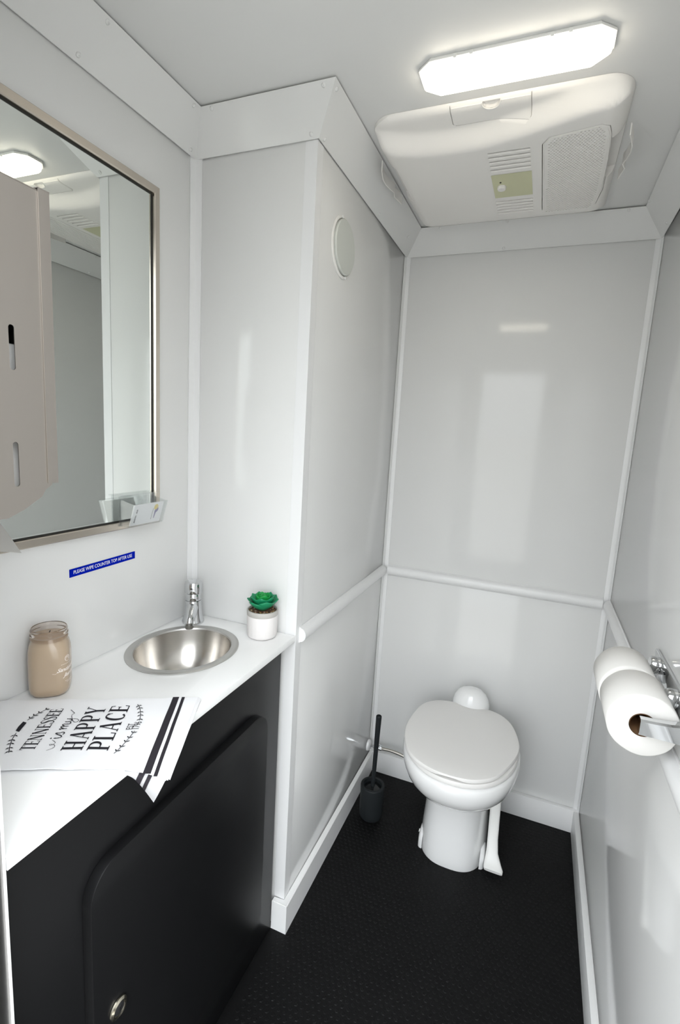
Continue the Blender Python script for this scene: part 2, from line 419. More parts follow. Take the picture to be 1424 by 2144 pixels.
# polished steel cam lock
ly, lz = -1.361, 0.449
bm = lathe([(0.0165, 0), (0.0175, 0.0012), (0.0172, 0.0035), (0.0135, 0.0058), (0.0112, 0.0052), (0.0108, 0.003)], (DX1, ly, lz), 32, axis='x')
lk = obj('cam_lock', bm, mat('lock_nickel', (0.72, 0.67, 0.55), 0.16, 1.0), door)
obj('lock_core', lathe([(0.0104, 0.003), (0.0104, 0.0042), (0.0085, 0.0052), (0.0, 0.0054)], (DX1, ly, lz), 28, axis='x', cap1=False), M_edge, door)
slab('key_slot', DX1 + 0.0052, DX1 + 0.0056, ly - 0.001, ly + 0.001, lz - 0.005, lz + 0.005, M_chrome, door)

# counter slab with oval cut-out
out = [(-E + 0.0005, YN + 0.001), (0.0, YN + 0.001), (0.0, -D - 0.0025), (-E + 0.0005, -D - 0.0025)]
hole = [(SK[0] + 0.112 * math.cos(a), SK[1] + 0.125 * math.sin(a)) for a in [2 * PI * k / 64 for k in range(64)]]
ct = obj('vanity_counter', plate([out, hole], 0.0175, lambda u, v, w: (u, v, ZC - 0.0175 + w), 0.0012), M_counter)
tag(ct, 'long white countertop over the black cabinet, with oval sink cut in', 'countertop')

# basin
snk = thing('sink', 'small oval brushed steel sink set in the white counter', 'sink', (SK[0], SK[1], ZC))
def oval(fx, fy, z): return [(SK[0] + SAX * fx * math.cos(2 * PI * k / 72), SK[1] + SAY * fy * math.sin(2 * PI * k / 72), z) for k in range(72)]
rim = [(1.0, ZC + 0.0004), (1.0, ZC + 0.0018), (0.985, ZC + 0.0032), (0.93, ZC + 0.0036), (0.865, ZC + 0.0026), (0.852, ZC - 0.0005), (0.852, ZC - 0.004), (0.86, ZC - 0.004)]
obj('rim', loft([oval(f, f, z) for f, z in rim], False, False), M_rim, snk, 50)
bowl = [(0.850, -0.001), (0.842, -0.008), (0.82, -0.025), (0.78, -0.045), (0.71, -0.068), (0.60, -0.089), (0.46, -0.103), (0.30, -0.111), (0.17, -0.114)]
obj('bowl', loft([oval(f, f, ZC + z) for f, z in bowl], False, False), M_basin, snk, 60)
obj('drain', lathe([(0.024, -0.1146), (0.024, -0.1128), (0.019, -0.1122), (0.016, -0.1145), (0.004, -0.1145)], (SK[0], SK[1], ZC), 32), M_chrome, snk)

# faucet
FX, FY = -0.282, -0.830
fct = thing('faucet', 'chrome push-button faucet behind the oval sink', 'faucet', (FX, FY, ZC))
obj('body', lathe([(0.029, 0.0005), (0.0295, 0.003), (0.0285, 0.007), (0.025, 0.016), (0.0225, 0.030), (0.0215, 0.046), (0.0213, 0.060), (0.0205, 0.0625)], (FX, FY, ZC), 40), M_chrome, fct)
obj('collar', lathe([(0.0196, 0.063), (0.0200, 0.064), (0.0200, 0.081), (0.0193, 0.082)], (FX, FY, ZC), 40), M_chrome, fct)
kn = obj('push_knob', lathe([(0.0205, 0.083), (0.0232, 0.0845), (0.0236, 0.088), (0.0236, 0.108), (0.0222, 0.1125), (0.018, 0.1142), (0.004, 0.1146)], (FX, FY, ZC), 40), M_chrome, fct)
obj('set_screw', lathe([(0.0022, 0), (0.0022, 0.0012), (0.001, 0.0012)], (0, 0, 0), 12), M_edge, kn).matrix_world = Matrix.Translation((FX + 0.0236 * 0.42, FY - 0.0236 * 0.9075, ZC + 0.099)) @ Vector((0.42, -0.9075, 0)).to_track_quat('Z', 'Y').to_matrix().to_4x4()
dv = Vector((0.45, -0.893, 0))
sp = [Vector((FX, FY, ZC + 0.048)) + dv * 0.004, Vector((FX, FY, ZC + 0.041)) + dv * 0.020, Vector((FX, FY, ZC + 0.031)) + dv * 0.035, Vector((FX, FY, ZC + 0.0215)) + dv * 0.046, Vector((FX, FY, ZC + 0.010)) + dv * 0.0485]
obj('spout', tube(catmull(sp, 5), [0.0165, 0.0165, 0.0162, 0.016, 0.0158, 0.0156, 0.0153, 0.015, 0.0147, 0.0144, 0.0141, 0.0138, 0.0135, 0.013, 0.0126, 0.0124, 0.012, 0.012, 0.0118, 0.0116, 0.0115], 24), M_chrome, fct, 50)
e0 = Vector((FX, FY, ZC)) + dv * 0.0487
obj('aerator', lathe([(0.0102, 0.0015), (0.0102, 0.012)], tuple(e0), 24), mat('aerator_grey', (0.32, 0.31, 0.29), 0.35, 0.8), fct)

# ================================================================== POTTED SUCCULENT
PX, PY = -0.0745, -0.8195
pl = thing('potted_succulent', 'green artificial succulent in a small ribbed white pot with grey rim', 'potted plant', (PX, PY, ZC))
prof = [(0.0, 0.0006), (0.031, 0.0006), (0.0355, 0.003), (0.0375, 0.008), (0.0385, 0.03), (0.0392, 0.055), (0.0390, 0.0595)]
bm = lathe(prof[1:], (PX, PY, ZC), 72, cap1=False)
for v in bm.verts:     # arched relief ribs in the glaze
    a = math.atan2(v.co.y - PY, v.co.x - PX); h = v.co.z - ZC
    if 0.006 < h < 0.053:
        k = 1 + 0.014 * math.cos(22 * a) * (0.6 + 0.4 * math.sin(h * 180))
        v.co.x = PX + (v.co.x - PX) * k; v.co.y = PY + (v.co.y - PY) * k
pot = obj('pot', bm, M_pot, pl, 60)
obj('rim_band', lathe([(0.0388, 0.0593), (0.0394, 0.060), (0.0398, 0.0715), (0.0392, 0.073), (0.0362, 0.073), (0.0356, 0.065)], (PX, PY, ZC), 56, cap0=False, cap1=False), M_potrim, pot, 50)
soil = obj('soil', lathe([(0.0358, 0.065), (0.0356, 0.0685), (0.02, 0.070), (0.001, 0.0705)], (PX, PY, ZC), 32, cap1=True), M_soil, pl)
gm = []
for k in range(4):
    bm = bmesh.new(); bmesh.ops.create_icosphere(bm, subdivisions=1, radius=0.0018)
    for v in bm.verts: v.co *= 0.8 + 0.4 * random.random()
    me = bpy.data.meshes.new('pebble'); bm.to_mesh(me); bm.free(); me.materials.append(M_gravel[k]); gm.append(me)
for k in range(110):
    a = random.random() * 2 * PI; r = 0.018 + 0.016 * random.random()
    o = bpy.data.objects.new('pebble', gm[k % 4]); COL.objects.link(o); o.parent = soil
    o.matrix_parent_inverse = soil.matrix_basis.inverted()
    o.location = (PX + r * math.cos(a), PY + r * math.sin(a), ZC + 0.0698 + random.random() * 0.0008); o.rotation_euler = (a, a * 2, a * 3)
def leaf_mesh(L, wd, th, curl, m):
    rings = []; N = 9
    for i in range(N + 1):
        t = i / N
        w = wd * (0.42 + 0.75 * math.sin(PI * min(1, t * 0.62 + 0.12))) * (1 - max(0, (t - 0.66) / 0.34) ** 2.2) + 0.0004
        r = L * t
        z = curl * t ** 2 * L
        ring = []
        for k in range(12):
            a = 2 * PI * k / 12
            xx = w * math.cos(a) ; zz = th * (1 - 0.55 * t) * math.sin(a) + 0.22 * (xx * xx) / wd * (1 if True else 0)
            ring.append((r, xx, z + zz))
        rings.append(ring)
    bm = loft(rings); bmesh.ops.recalc_face_normals(bm, faces=bm.faces[:])
    me = bpy.data.meshes.new('leaf'); bm.to_mesh(me); bm.free(); me.materials.append(m); smooth(me, 70); return me
tiers = [(7, 0.0455, 0.0170, 0.0036, 0.30, 20, 0.0710, 0, 0.15), (7, 0.0400, 0.0150, 0.0034, 0.34, 33, 0.0745, 0, 0.62), (6, 0.0315, 0.0125, 0.0030, 0.36, 44, 0.0790, 1, 0.1), (5, 0.0235, 0.0100, 0.0026, 0.38, 55, 0.0830, 1, 0.6), (4, 0.016, 0.0072, 0.0022, 0.4, 66, 0.0860, 2, 0.2)]
for n, L, wdt, th, cu, el, zz, mi, ph in tiers:
    me = leaf_mesh(L, wdt, th, cu, M_leaf[mi])
    for k in range(n):
        o = bpy.data.objects.new('leaf', me); COL.objects.link(o); o.parent = pl
        o.matrix_parent_inverse = pl.matrix_basis.inverted()
        az = 2 * PI * (k + ph) / n + 0.12 * random.uniform(-1, 1)
        o.matrix_basis = Matrix.Translation((PX, PY, ZC + zz)) @ Matrix.Rotation(az, 4, 'Z') @ Matrix.Rotation(-math.radians(el + random.uniform(-4, 4)), 4, 'Y') @ Matrix.Translation((0.004, 0, 0))
obj('stem', lathe([(0.008, 0.069), (0.007, 0.078), (0.005, 0.089)], (PX, PY, ZC), 16), M_leaf[2], pl)

# ================================================================== CANDLE JAR
JX, JY = -0.2915, -1.2445
cj = thing('jar_candle', 'tan scented candle in a lidless glass jar on the counter', 'candle', (JX, JY, ZC))
def sq(a, p=3.2):   # rounded-square plan factor
    return (abs(math.cos(a)) ** p + abs(math.sin(a)) ** p) ** (-1 / p)
def jar_rings(prof, rot=0.75):
    out = []
    for r, h, q in prof:
        ring = []
        for k in range(64):
            a = 2 * PI * k / 64; f = (1 - q) + q * min(sq(a), 1.13) * 0.965
            ring.append((JX + r * f * math.cos(a + rot), JY + r * f * math.sin(a + rot), ZC + h))
        out.append(ring)
    return out
wax = [(0.026, 0.0008, 1), (0.031, 0.003, 1), (0.0352, 0.010, 1), (0.0365, 0.018, 1), (0.0368, 0.04, 1), (0.0368, 0.075, 1), (0.0362, 0.09, .8), (0.034, 0.101, .5), (0.0300, 0.1085, .1), (0.0298, 0.1135, 0), (0.0292, 0.1155, 0)]
obj('wax', loft(jar_rings(wax)), M_wax, cj, 60)
obj('neck', lathe([(0.0302, 0.1085), (0.0318, 0.1105), (0.0322, 0.1125), (0.0306, 0.1145), (0.0306, 0.117), (0.0325, 0.1185), (0.0325, 0.1205), (0.0308, 0.122), (0.0308, 0.125), (0.0318, 0.1265), (0.0318, 0.128), (0.0305, 0.1302), (0.0294, 0.131), (0.0284, 0.1302), (0.0284, 0.116)], (JX, JY, ZC), 56, cap0=False, cap1=False), M_jar, cj, 60)
obj('wick', tube([(JX, JY, ZC + 0.1155), (JX + 0.0006, JY, ZC + 0.120), (JX + 0.002, JY + 0.001, ZC + 0.1235)], 0.0008, 8), M_edge, cj)
ink = Ink()
ink.text('Sandalwood', -0.019, 0.027, 0.052, shear=0.45, spacing=0.85, offset=0.018)
ink.text('Jasmine', -0.010, 0.020, 0.0405, shear=0.45, spacing=0.85, offset=0.018)
for yy, x0, x1 in ((0.0655, -0.012, 0.012), (0.031, -0.006, 0.013), (0.0285, -0.003, 0.010)):
    x = x0
    while x < x1: ink.line([(x, yy), (x + 0.0012, yy)], 0.0009); x += 0.0019
ring = [(0.0062 * math.cos(2 * PI * k / 24) * 0.85, 0.0755 + 0.0058 * math.sin(2 * PI * k / 24)) for k in range(25)]
ink.line(ring, 0.0008)
for k in range(4): ink.line([(-0.0042, 0.0728 + 0.0018 * k), (0.0042, 0.0738 + 0.0018 * k)], 0.0009)
ink.line([(-0.026, 0.0505), (-0.022, 0.0495), (-0.016, 0.052)], 0.0006)
TH0 = 0.13
def on_jar(x, y):
    a = TH0 + x / 0.0366; f = min(sq(a - 0.75), 1.13) * 0.965
    r = 0.0368 * f + 0.0004
    return (JX + r * math.cos(a), JY + r * math.sin(a), ZC + y)
ink.obj('label_print', M_print, on_jar, cj)

# ================================================================== TEA TOWEL
TO = Vector((-0.022, -1.143)); TL = Vector((-0.868, -0.497)); TW = Vector((0.497, -0.868))
def towel_pt(s, w, lift=0.0, lay=0):
    p = TO + TL * s + TW * w
    z = ZC + 0.0082 - 0.0016 * lay + lift
    z += 0.0007 * math.sin(s * 62 + w * 25) * math.sin(w * 48 + 1.0) + 0.0005 * math.sin(s * 130 + 2)
    x = p.x
    if x > 0:
        z -= 0.5 * x * x
    return (x, p.y, z)
tw = thing('tea_towel', 'folded white tea towel with black stripes and lettering lying on the counter', 'towel', (-0.15, -1.30, ZC))
def wfront(s): return 0.192 + 0.010 * (1 - s / 0.35) + 0.040 * math.exp(-max(s, 0) / 0.04)
def layer(s0, s1, w0, w1, lay, th, skew=0.0, jag=0.0):
    NS, NW = 40, 28; bm = bmesh.new(); top = []; bot = []
    for i in range(NS + 1):
        rt, rb = [], []
        for j in range(NW + 1):
            u, v = i / NS, j / NW
            s = s0 + (s1 - s0) * u ** 1.25 + skew * v * (1 - u) + jag * (1 - u) * math.sin(v * 9 + lay)
            w = w0 + (wfront(s) + w1 - w0) * v
            e = min(u, v, 1 - u, 1 - v); rd = -0.0006 * max(0, 1 - e / 0.02) ** 2
            x, y, z = towel_pt(s, w, rd, lay)
            rt.append(bm.verts.new((x, y, z))); rb.append(bm.verts.new((x, y, z - th)))
        top.append(rt); bot.append(rb)
    for i in range(NS):
        for j in range(NW):
            bm.faces.new((top[i][j], top[i + 1][j], top[i + 1][j + 1], top[i][j + 1]))
            bm.faces.new((bot[i][j], bot[i][j + 1], bot[i + 1][j + 1], bot[i + 1][j]))
    for i in range(NS):
        bm.faces.new((top[i][0], bot[i][0], bot[i + 1][0], top[i + 1][0])); bm.faces.new((top[i][NW], top[i + 1][NW], bot[i + 1][NW], bot[i][NW]))
    for j in range(NW):
        bm.faces.new((top[0][j], top[0][j + 1], bot[0][j + 1], bot[0][j])); bm.faces.new((top[NS][j], bot[NS][j], bot[NS][j + 1], top[NS][j + 1]))
    return obj('folded_layer', bm, M_cloth, tw, 50)
layer(0.000, 0.352, 0.002, 0.0, 0, 0.0014, 0.017)
layer(-0.0015, 0.350, 0.000, -0.003, 1, 0.0014, 0.017)
layer(-0.0030, 0.350, 0.001, -0.007, 2, 0.0014, 0.016)
layer(-0.0045, 0.348, 0.002, -0.012, 3, 0.0014, 0.015)
# loose under-corner hanging over the counter edge
FT_ = catmull([(0.003, -1.3480, ZC + 0.0030), (0.024, -1.3440, ZC + 0.0030), (0.046, -1.3400, ZC + 0.0022), (0.070, -1.3340, ZC + 0.0005)], 8)
FB_ = catmull([(0.012, -1.3625, ZC + 0.0015), (0.019, -1.3500, 0.872), (0.0265, -1.3375, 0.847), (0.033, -1.3245, 0.8180)], 8)
def flap_pt(k, v):
    t = k * (len(FT_) - 1); i = min(int(t), len(FT_) - 2); f = t - i
    a = FT_[i].lerp(FT_[i + 1], f); b = FB_[i].lerp(FB_[i + 1], f)
    q = a.lerp(b, v); return q + Vector((0.45, -0.75, 0.25)) * (0.004 + 0.010 * k) * math.sin(PI * v)
bm = bmesh.new(); g = [[bm.verts.new(flap_pt(i / 16, j / 8)) for j in range(9)] for i in range(17)]
for i in range(16):
    for j in range(8): bm.faces.new((g[i][j], g[i + 1][j], g[i + 1][j + 1], g[i][j + 1]))
bmesh.ops.solidify(bm, geom=bm.faces[:], thickness=0.0010)
obj('hanging_corner', bm, M_cloth, tw, 50)
def band(s0, s1, nm='stripe'):
    NW = 40; v = []; f = []
    for j in range(NW + 1):
        w = 0.003 + (wfront(s0) - 0.0035) * j / NW; sk = 0.004 * j / NW
        for s in (s0 + sk, s1 + sk): v.append(towel_pt(s, w, 0.0008))
    f = [(2 * j, 2 * j + 1, 2 * j + 3, 2 * j + 2) for j in range(NW)]
    me = bpy.data.meshes.new(nm); me.from_pydata(v, [], f); return obj_from_mesh(nm, me, M_stripe, tw, None)
band(0.0355, 0.047); band(0.0250, 0.0305)
def flap_band(u0, u1):
    v = []
    for j in range(13):
        for u in (u0, u1):
            q = flap_pt(u, j / 12); n = Vector((0.6, -0.72, 0.35)); v.append(q + n * 0.0016)
    me = bpy.data.meshes.new('stripe'); me.from_pydata(v, [], [(2 * j, 2 * j + 1, 2 * j + 3, 2 * j + 2) for j in range(12)])
    obj_from_mesh('stripe', me, M_stripe, tw, None)
flap_band(0.38, 0.52); flap_band(0.60, 0.69)

# serif capitals drawn as strokes: letters in a box of width wd, height 1
def glyph(ch):
    TH, TN, SF = 0.16, 0.055, 0.05
    L = []
    def ln(p, w): L.append((p, w))
    def stem(x, w, y0=0.0, y1=1.0, lean=0.0, f0=True, f1=True):
        ln([(x, y0), (x + lean, y1)], w)
        if f0: ln([(x - w / 2 - 0.09, y0 + SF / 2), (x + w / 2 + 0.09, y0 + SF / 2)], SF)
        if f1: ln([(x + lean - w / 2 - 0.09, y1 - SF / 2), (x + lean + w / 2 + 0.09, y1 - SF / 2)], SF)
    def arc(cx, cy, ax, ay, a0, a1, wmax, wmin, n=18):
        pts = []; ws = []
        for i in range(n + 1):
            a = math.radians(a0 + (a1 - a0) * i / n); pts.append((cx + ax * math.cos(a), cy + ay * math.sin(a))); ws.append(wmin + (wmax - wmin) * abs(math.cos(a)))
        L.append((pts, ws))
    if ch == 'T':
        wd = .62; stem(.31, TH, f1=False); ln([(.02, .965), (.60, .965)], TN); ln([(.04, .99), (.03, .80)], SF); ln([(.58, .99), (.59, .80)], SF)
    elif ch == 'E':
        wd = .58; stem(.16, TH); ln([(.16, .965), (.52, .965)], TN); ln([(.16, .52), (.42, .52)], TN); ln([(.16, .035), (.54, .035)], TN); ln([(.50, .99), (.52, .78)], SF); ln([(.53, .01), (.56, .24)], SF); ln([(.42, .43), (.42, .61)], SF)
    elif ch == 'N':
        wd = .78; stem(.13, TN); stem(.66, TN, f0=False); ln([(.12, .98), (.66, .0)], TH)
    elif ch == 'S':
        wd = .54; pts = [(.46, .80), (.40, .93), (.27, .97), (.13, .90), (.10, .74), (.20, .60), (.36, .47), (.45, .32), (.42, .12), (.27, .03), (.12, .07), (.06, .22)]
        q = catmull([(a, b, 0) for a, b in pts], 4); n = len(q)
        L.append(([(v.x, v.y) for v in q], [TN + (TH - TN) * math.exp(-((i / n - .5) / .2) ** 2) for i in range(n)])); ln([(.46, .97), (.47, .75)], SF); ln([(.055, .02), (.06, .26)], SF)
    elif ch == 'H':
        wd = .82; stem(.19, TH); stem(.63, TH); ln([(.19, .5), (.63, .5)], TN)
    elif ch == 'A':
        wd = .80; ln([(.12, 0), (.40, 1)], TN); ln([(.66, 0), (.40, 1)], TH); ln([(.22, .34), (.58, .34)], TN); ln([(.02, SF / 2), (.23, SF / 2)], SF); ln([(.53, SF / 2), (.79, SF / 2)], SF)
    elif ch == 'P':
        wd = .66; stem(.17, TH); ln([(.17, .965), (.36, .965)], TN); ln([(.17, .46), (.36, .46)], TN); arc(.36, .712, .22, .253, -90, 90, TH * .9, TN)
    elif ch == 'Y':
        wd = .78; stem(.40, TH, 0, .46, f1=False); ln([(.14, .97), (.40, .42)], TH); ln([(.65, .97), (.42, .42)], TN); ln([(.03, .975), (.29, .975)], SF); ln([(.54, .975), (.77, .975)], SF)
    elif ch == 'L':
        wd = .58; stem(.16, TH); ln([(.16, .035), (.54, .035)], TN); ln([(.53, .01), (.56, .28)], SF)
    elif ch == 'C':
        wd = .70; arc(.38, .5, .29, .47, 48, 312, TH, TN, 28); ln([(.58, .96), (.60, .70)], SF)
    return wd, L
ink = Ink()
def serif(word, w0, w1, s0, s1):
    gl = [glyph(c) for c in word]; gap = 0.07
    tot = sum(g_[0] for g_ in gl) + gap * (len(gl) - 1); k = (w0 - w1) / tot; x = 0
    for wd, Ls in gl:
        for pts, w in Ls:
            hk = s1 - s0
            fn = lambda a, b, x=x: (-(w0) + (a + x) * k, s0 + b * hk)
            # widen in local units so strokes keep their contrast
            ink.line(pts, w, fn)
        x += wd + gap
serif('TENNESSEE', 0.153, 0.036, 0.2295, 0.2510)
serif('HAPPY', 0.158, 0.032, 0.1575, 0.1890)
serif('PLACE', 0.159, 0.029, 0.1180, 0.1500)
def script(pts, w, k=6):
    q = catmull([(a, b, 0) for a, b in pts], k); n = len(q)
    ink.line([(v.x, v.y) for v in q], [w * (0.55 + 0.45 * abs(math.sin(i * 0.9))) for i in range(n)])
by = 0.2010
script([(-.154, by + .010), (-.147, by + .001), (-.140, by + .004), (-.138, by + .011), (-.141, by + .009), (-.135, by + .004), (-.127, by + .012)], 0.0009)     # lead-in swash
script([(-.1225, by + .0115), (-.1225, by + .003), (-.120, by + .0005), (-.1165, by + .003), (-.111, by + .012), (-.1085, by + .0125), (-.109, by + .008), (-.107, by + .003), (-.110, by - .0003), (-.114, by + .001)], 0.0022)
ink.poly([(-.1245, by + .0155), (-.1225, by + .0170), (-.1205, by + .0155), (-.1225, by + .014)])
script([(-.099, by + .010), (-.097, by + .012), (-.0965, by + .001)], 0.0022); script([(-.0962, by + .007), (-.092, by + .0122), (-.0895, by + .010), (-.0895, by + .001)], 0.0022)
script([(-.0892, by + .007), (-.085, by + .0122), (-.0825, by + .010), (-.0825, by + .003), (-.080, by + .0008), (-.077, by + .003)], 0.0022)
script([(-.0755, by + .012), (-.0755, by + .005), (-.072, by + .002), (-.068, by + .005), (-.0665, by + .012)], 0.0022)
script([(-.0665, by + .012), (-.0675, by - .002), (-.073, by - .0095), (-.0785, by - .007), (-.076, by - .002), (-.066, by + .004), (-.056, by + .008), (-.050, by + .006), (-.045, by + .010), (-.039, by + .016)], 0.0011)
ink.text('EST.', -0.1045, -0.0845, 0.0952, 1.25); ink.text('1796', -0.1035, -0.0815, 0.0846, 1.3)
def branch(pts, n, sz, flip=1):
    q = catmull([(a, b, 0) for a, b in pts], 8); ink.line([(v.x, v.y) for v in q], 0.0011)
    for k in range(n):
        t = (k + 0.7) / (n + 0.3); i = min(int(t * (len(q) - 1)), len(q) - 2); p = q[i]; d = (q[i + 1] - q[i]).normalized() * flip
        for sgn in (-1, 1):
            a = math.radians(48) * sgn; e = Vector((d.x * math.cos(a) - d.y * math.sin(a), d.x * math.sin(a) + d.y * math.cos(a), 0)); nn = Vector((-e.y, e.x, 0))
            ink.poly([tuple((p)[:2]), tuple((p + e * sz * .5 + nn * sz * .17)[:2]), tuple((p + e * sz)[:2]), tuple((p + e * sz * .5 - nn * sz * .17)[:2])])
branch([(-.168, .106), (-.150, .099), (-.130, .0935), (-.110, .0895)], 5, 0.0075)
branch([(-.026, .106), (-.040, .0985), (-.060, .0925), (-.078, .0895)], 5, 0.0075)
branch([(-.158, .263), (-.142, .269), (-.124, .274), (-.106, .2765)], 5, 0.0075, -1)
branch([(-.032, .257), (-.046, .266), (-.058, .2715), (-.070, .2755)], 4, 0.0075, -1)
ink.poly([(-.103, .2735), (-.077, .2735), (-.0735, .2805), (-.088, .2815), (-.100, .2800)])
ink.obj('print', M_ink, lambda x, y: towel_pt(y, -x, 0.0010), tw)

# ================================================================== MIRROR, SIGN, CARD HOLDER
my0, my1, mz0, mz1 = -1.531, -0.918, 1.168, 1.926
mr = thing('wall_mirror', 'rectangular wall mirror in a brushed steel frame above the counter', 'mirror', (-E, (my0 + my1) / 2, mz0))
FW, FT = 0.0165, 0.0175
xm = -E + 0.0004
def bar(pts_in_out):   # mitred frame bar with a softened front edge
    (a, b, ia, ib) = pts_in_out
    sec = [(0.0, 0.0), (0.0, FT - 0.002), (0.12, FT), (0.88, FT), (1.0, FT - 0.002), (1.0, 0.0)]
    r = []
    for (o_, i_) in ((a, ia), (b, ib)):
        r.append([(xm + d, o_[0] + (i_[0] - o_[0]) * f, o_[1] + (i_[1] - o_[1]) * f) for f, d in sec])
    return loft(r)
c0 = [(my0, mz0), (my1, mz0), (my1, mz1), (my0, mz1)]; c1 = [(my0 + FW, mz0 + FW), (my1 - FW, mz0 + FW), (my1 - FW, mz1 - FW), (my0 + FW, mz1 - FW)]
for k in range(4):
    obj('frame_bar', bar((c0[k], c0[(k + 1) % 4], c1[k], c1[(k + 1) % 4])), M_frame, mr, 30)
slab('mirror_glass', xm + 0.001, xm + 0.0085, my0 + 0.004, my1 - 0.004, mz0 + 0.004, mz1 - 0.004, M_mirror, mr)
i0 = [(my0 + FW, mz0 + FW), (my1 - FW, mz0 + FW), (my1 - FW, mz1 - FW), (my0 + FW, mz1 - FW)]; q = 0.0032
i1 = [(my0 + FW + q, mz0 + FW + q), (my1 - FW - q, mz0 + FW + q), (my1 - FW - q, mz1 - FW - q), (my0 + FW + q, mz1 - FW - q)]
obj('dark_strip', plate([i0, i1], 0.001, lambda u, v, w: (xm + 0.0086 + w, u, v)), M_mstrip, mr)  # near-black strip lining the inside of the mirror frame

sg = thing('counter_sign', 'narrow blue adhesive sign with white capitals below the mirror', 'sign', (-E, -1.0745, 1.086))
SGN = Vector((0, 0.1785, 0.0035)); sy0, sz0 = -1.1635, 1.0845
def on_sign(u, v, w=0.0): return (-E + 0.0002 + w, sy0 + u, sz0 + v + u * 0.018)
obj('sign_plate', plate([[(0, 0), (0.1785, 0), (0.1785, 0.0172), (0, 0.0172)]], 0.0008, on_sign), M_sign, sg)
ink = Ink(); ink.text('PLEASE WIPE COUNTER TOP AFTER USE', 0.0095, 0.169, 0.0056, 1.2, offset=0.006)
ink.obj('lettering', M_white, lambda x, y: on_sign(x, y, 0.0011), sg)

ch = thing('card_holder', 'clear acrylic business card holder stuck to the mirror corner', 'card holder', (-0.30, -0.99, 1.176))
hx0, hy0, hy1, hz0 = xm + FT + 0.0006, -1.046, -0.942, 1.1765
slab('back_plate', hx0, hx0 + 0.002, hy0 - 0.004, hy1 + 0.006, hz0, hz0 + 0.068, M_clear, ch, 0.0006)
slab('bottom_plate', hx0 + 0.002, hx0 + 0.026, hy0, hy1, hz0, hz0 + 0.002, M_clear, ch, 0.0005)
def hp(u, v, w): return (hx0 + 0.026 + v * 0.30 + w, u, hz0 + v)
obj('front_plate', plate([rrect(hy0, hy1, 0.0, 0.054, 0.003, 3)], 0.0018, hp), M_clear, ch)
for yy in (hy0, hy1 - 0.0018):
    obj('side_plate', plate([[(0.002, 0.0005), (0.026, 0.0005), (0.0415, 0.052), (0.002, 0.060)]], 0.0018, lambda u, v, w, yy=yy: (hx0 + u, yy + w, hz0 + v)), M_clear, ch)
slab('top_lip', hx0 - 0.001, hx0 + 0.010, hy0 - 0.004, hy1 + 0.006, hz0 + 0.068, hz0 + 0.0698, M_clear, ch, 0.0005)
def cp(u, v, w): return (hx0 + 0.0205 + v * 0.30 + w, u, hz0 + 0.0026 + v)
bc = thing('business_card', 'white business card with yellow and purple logo in the clear holder', 'business card', (hx0 + 0.02, (hy0 + hy1) / 2, hz0 + 0.003))
obj('card', plate([[(hy0 + 0.005, 0), (hy1 - 0.008, 0), (hy1 - 0.008, 0.048), (hy0 + 0.005, 0.048)]], 0.0036, cp), M_cardp, bc)
ink = Ink()
def vscript(y0, z0, z1, amp, n, w):
    pts = [(y0 + amp * math.sin(k * 2.4) + 0.05 * (z0 + (z1 - z0) * k / n), z0 + (z1 - z0) * k / n, 0) for k in range(n + 1)]
    qq = catmull(pts, 4); ink.line([(v.x, v.y) for v in qq], w)
for a_ in ((hy0 + 0.0135, 0.006, 0.024, 0.0024, 14, 0.0010), (hy0 + 0.0140, 0.028, 0.038, 0.0022, 9, 0.0010), (hy0 + 0.064, 0.008, 0.034, 0.0014, 20, 0.0007)):
    ink = Ink(); vscript(*a_); ink.obj('handwriting', M_ink, lambda u, v: cp(u, v, 0.0039), bc)
ink = Ink(); ink.poly([(hy0 + 0.074 + 0.0065 * math.cos(2 * PI * k / 20), 0.037 + 0.007 * math.sin(2 * PI * k / 20)) for k in range(20)])
ink.obj('logo_disc', M_yellow, lambda u, v: cp(u, v, 0.0039), bc)
ink = Ink(); q_ = catmull([(hy0 + 0.0805, .035, 0), (hy0 + 0.079, .029, 0), (hy0 + 0.0745, .0265, 0), (hy0 + 0.0735, .018, 0), (hy0 + 0.0725, .010, 0)], 5)
ink.line([(v.x, v.y) for v in q_], [0.002, 0.003, 0.004, 0.005, 0.006, 0.0065, 0.007, 0.0075, 0.008, 0.0078, 0.007, 0.006, 0.005, 0.0045, 0.004, 0.0037, 0.0035, 0.003, 0.003, 0.0028, 0.002])
ink.obj('logo_figure', M_purple, lambda u, v: cp(u, v, 0.0041), bc)

# ================================================================== PAPER TOWEL DISPENSER (on the entrance wall)
px0, px1 = -0.303, -0.030; yb = YN + 0.0005
dp = thing('paper_towel_dispenser', 'brushed steel paper towel dispenser with two slots in its side', 'towel dispenser', ((px0 + px1) / 2, yb, 1.29))
side = [(yb, 1.290), (-1.490, 1.290), (-1.470, 1.298), (-1.446, 1.312), (-1.441, 1.320), (-1.432, 1.326), (-1.4315, 1.665), (yb, 1.665)]
def slot(y, z0, z1, hw=0.0034):
    pts = []
    for cz, a0 in ((z1 - hw, 0), (z0 + hw, 180)):
        for k in range(9): a = math.radians(a0 + 180 * k / 8); pts.append((y + hw * math.cos(a), cz + hw * math.sin(a)))
    return pts
sl = [slot(-1.4765, 1.4605, 1.5105), slot(-1.4775, 1.3265, 1.3790)]
obj('side_panel', plate([side] + sl, 0.0012, lambda u, v, w: (px1 - 0.0012 + w, u, v)), M_steel, dp)
obj('side_panel', plate([side], 0.0012, lambda u, v, w: (px0 + w, u, v)), M_steel, dp)
slab('back_panel', px0 + 0.0013, px1 - 0.0013, yb, yb + 0.0012, 1.30, 1.664, M_steel, dp)
slab('top_panel', px0, px1, yb, -1.4315, 1.6652, 1.6664, M_steel, dp, 0.0004)
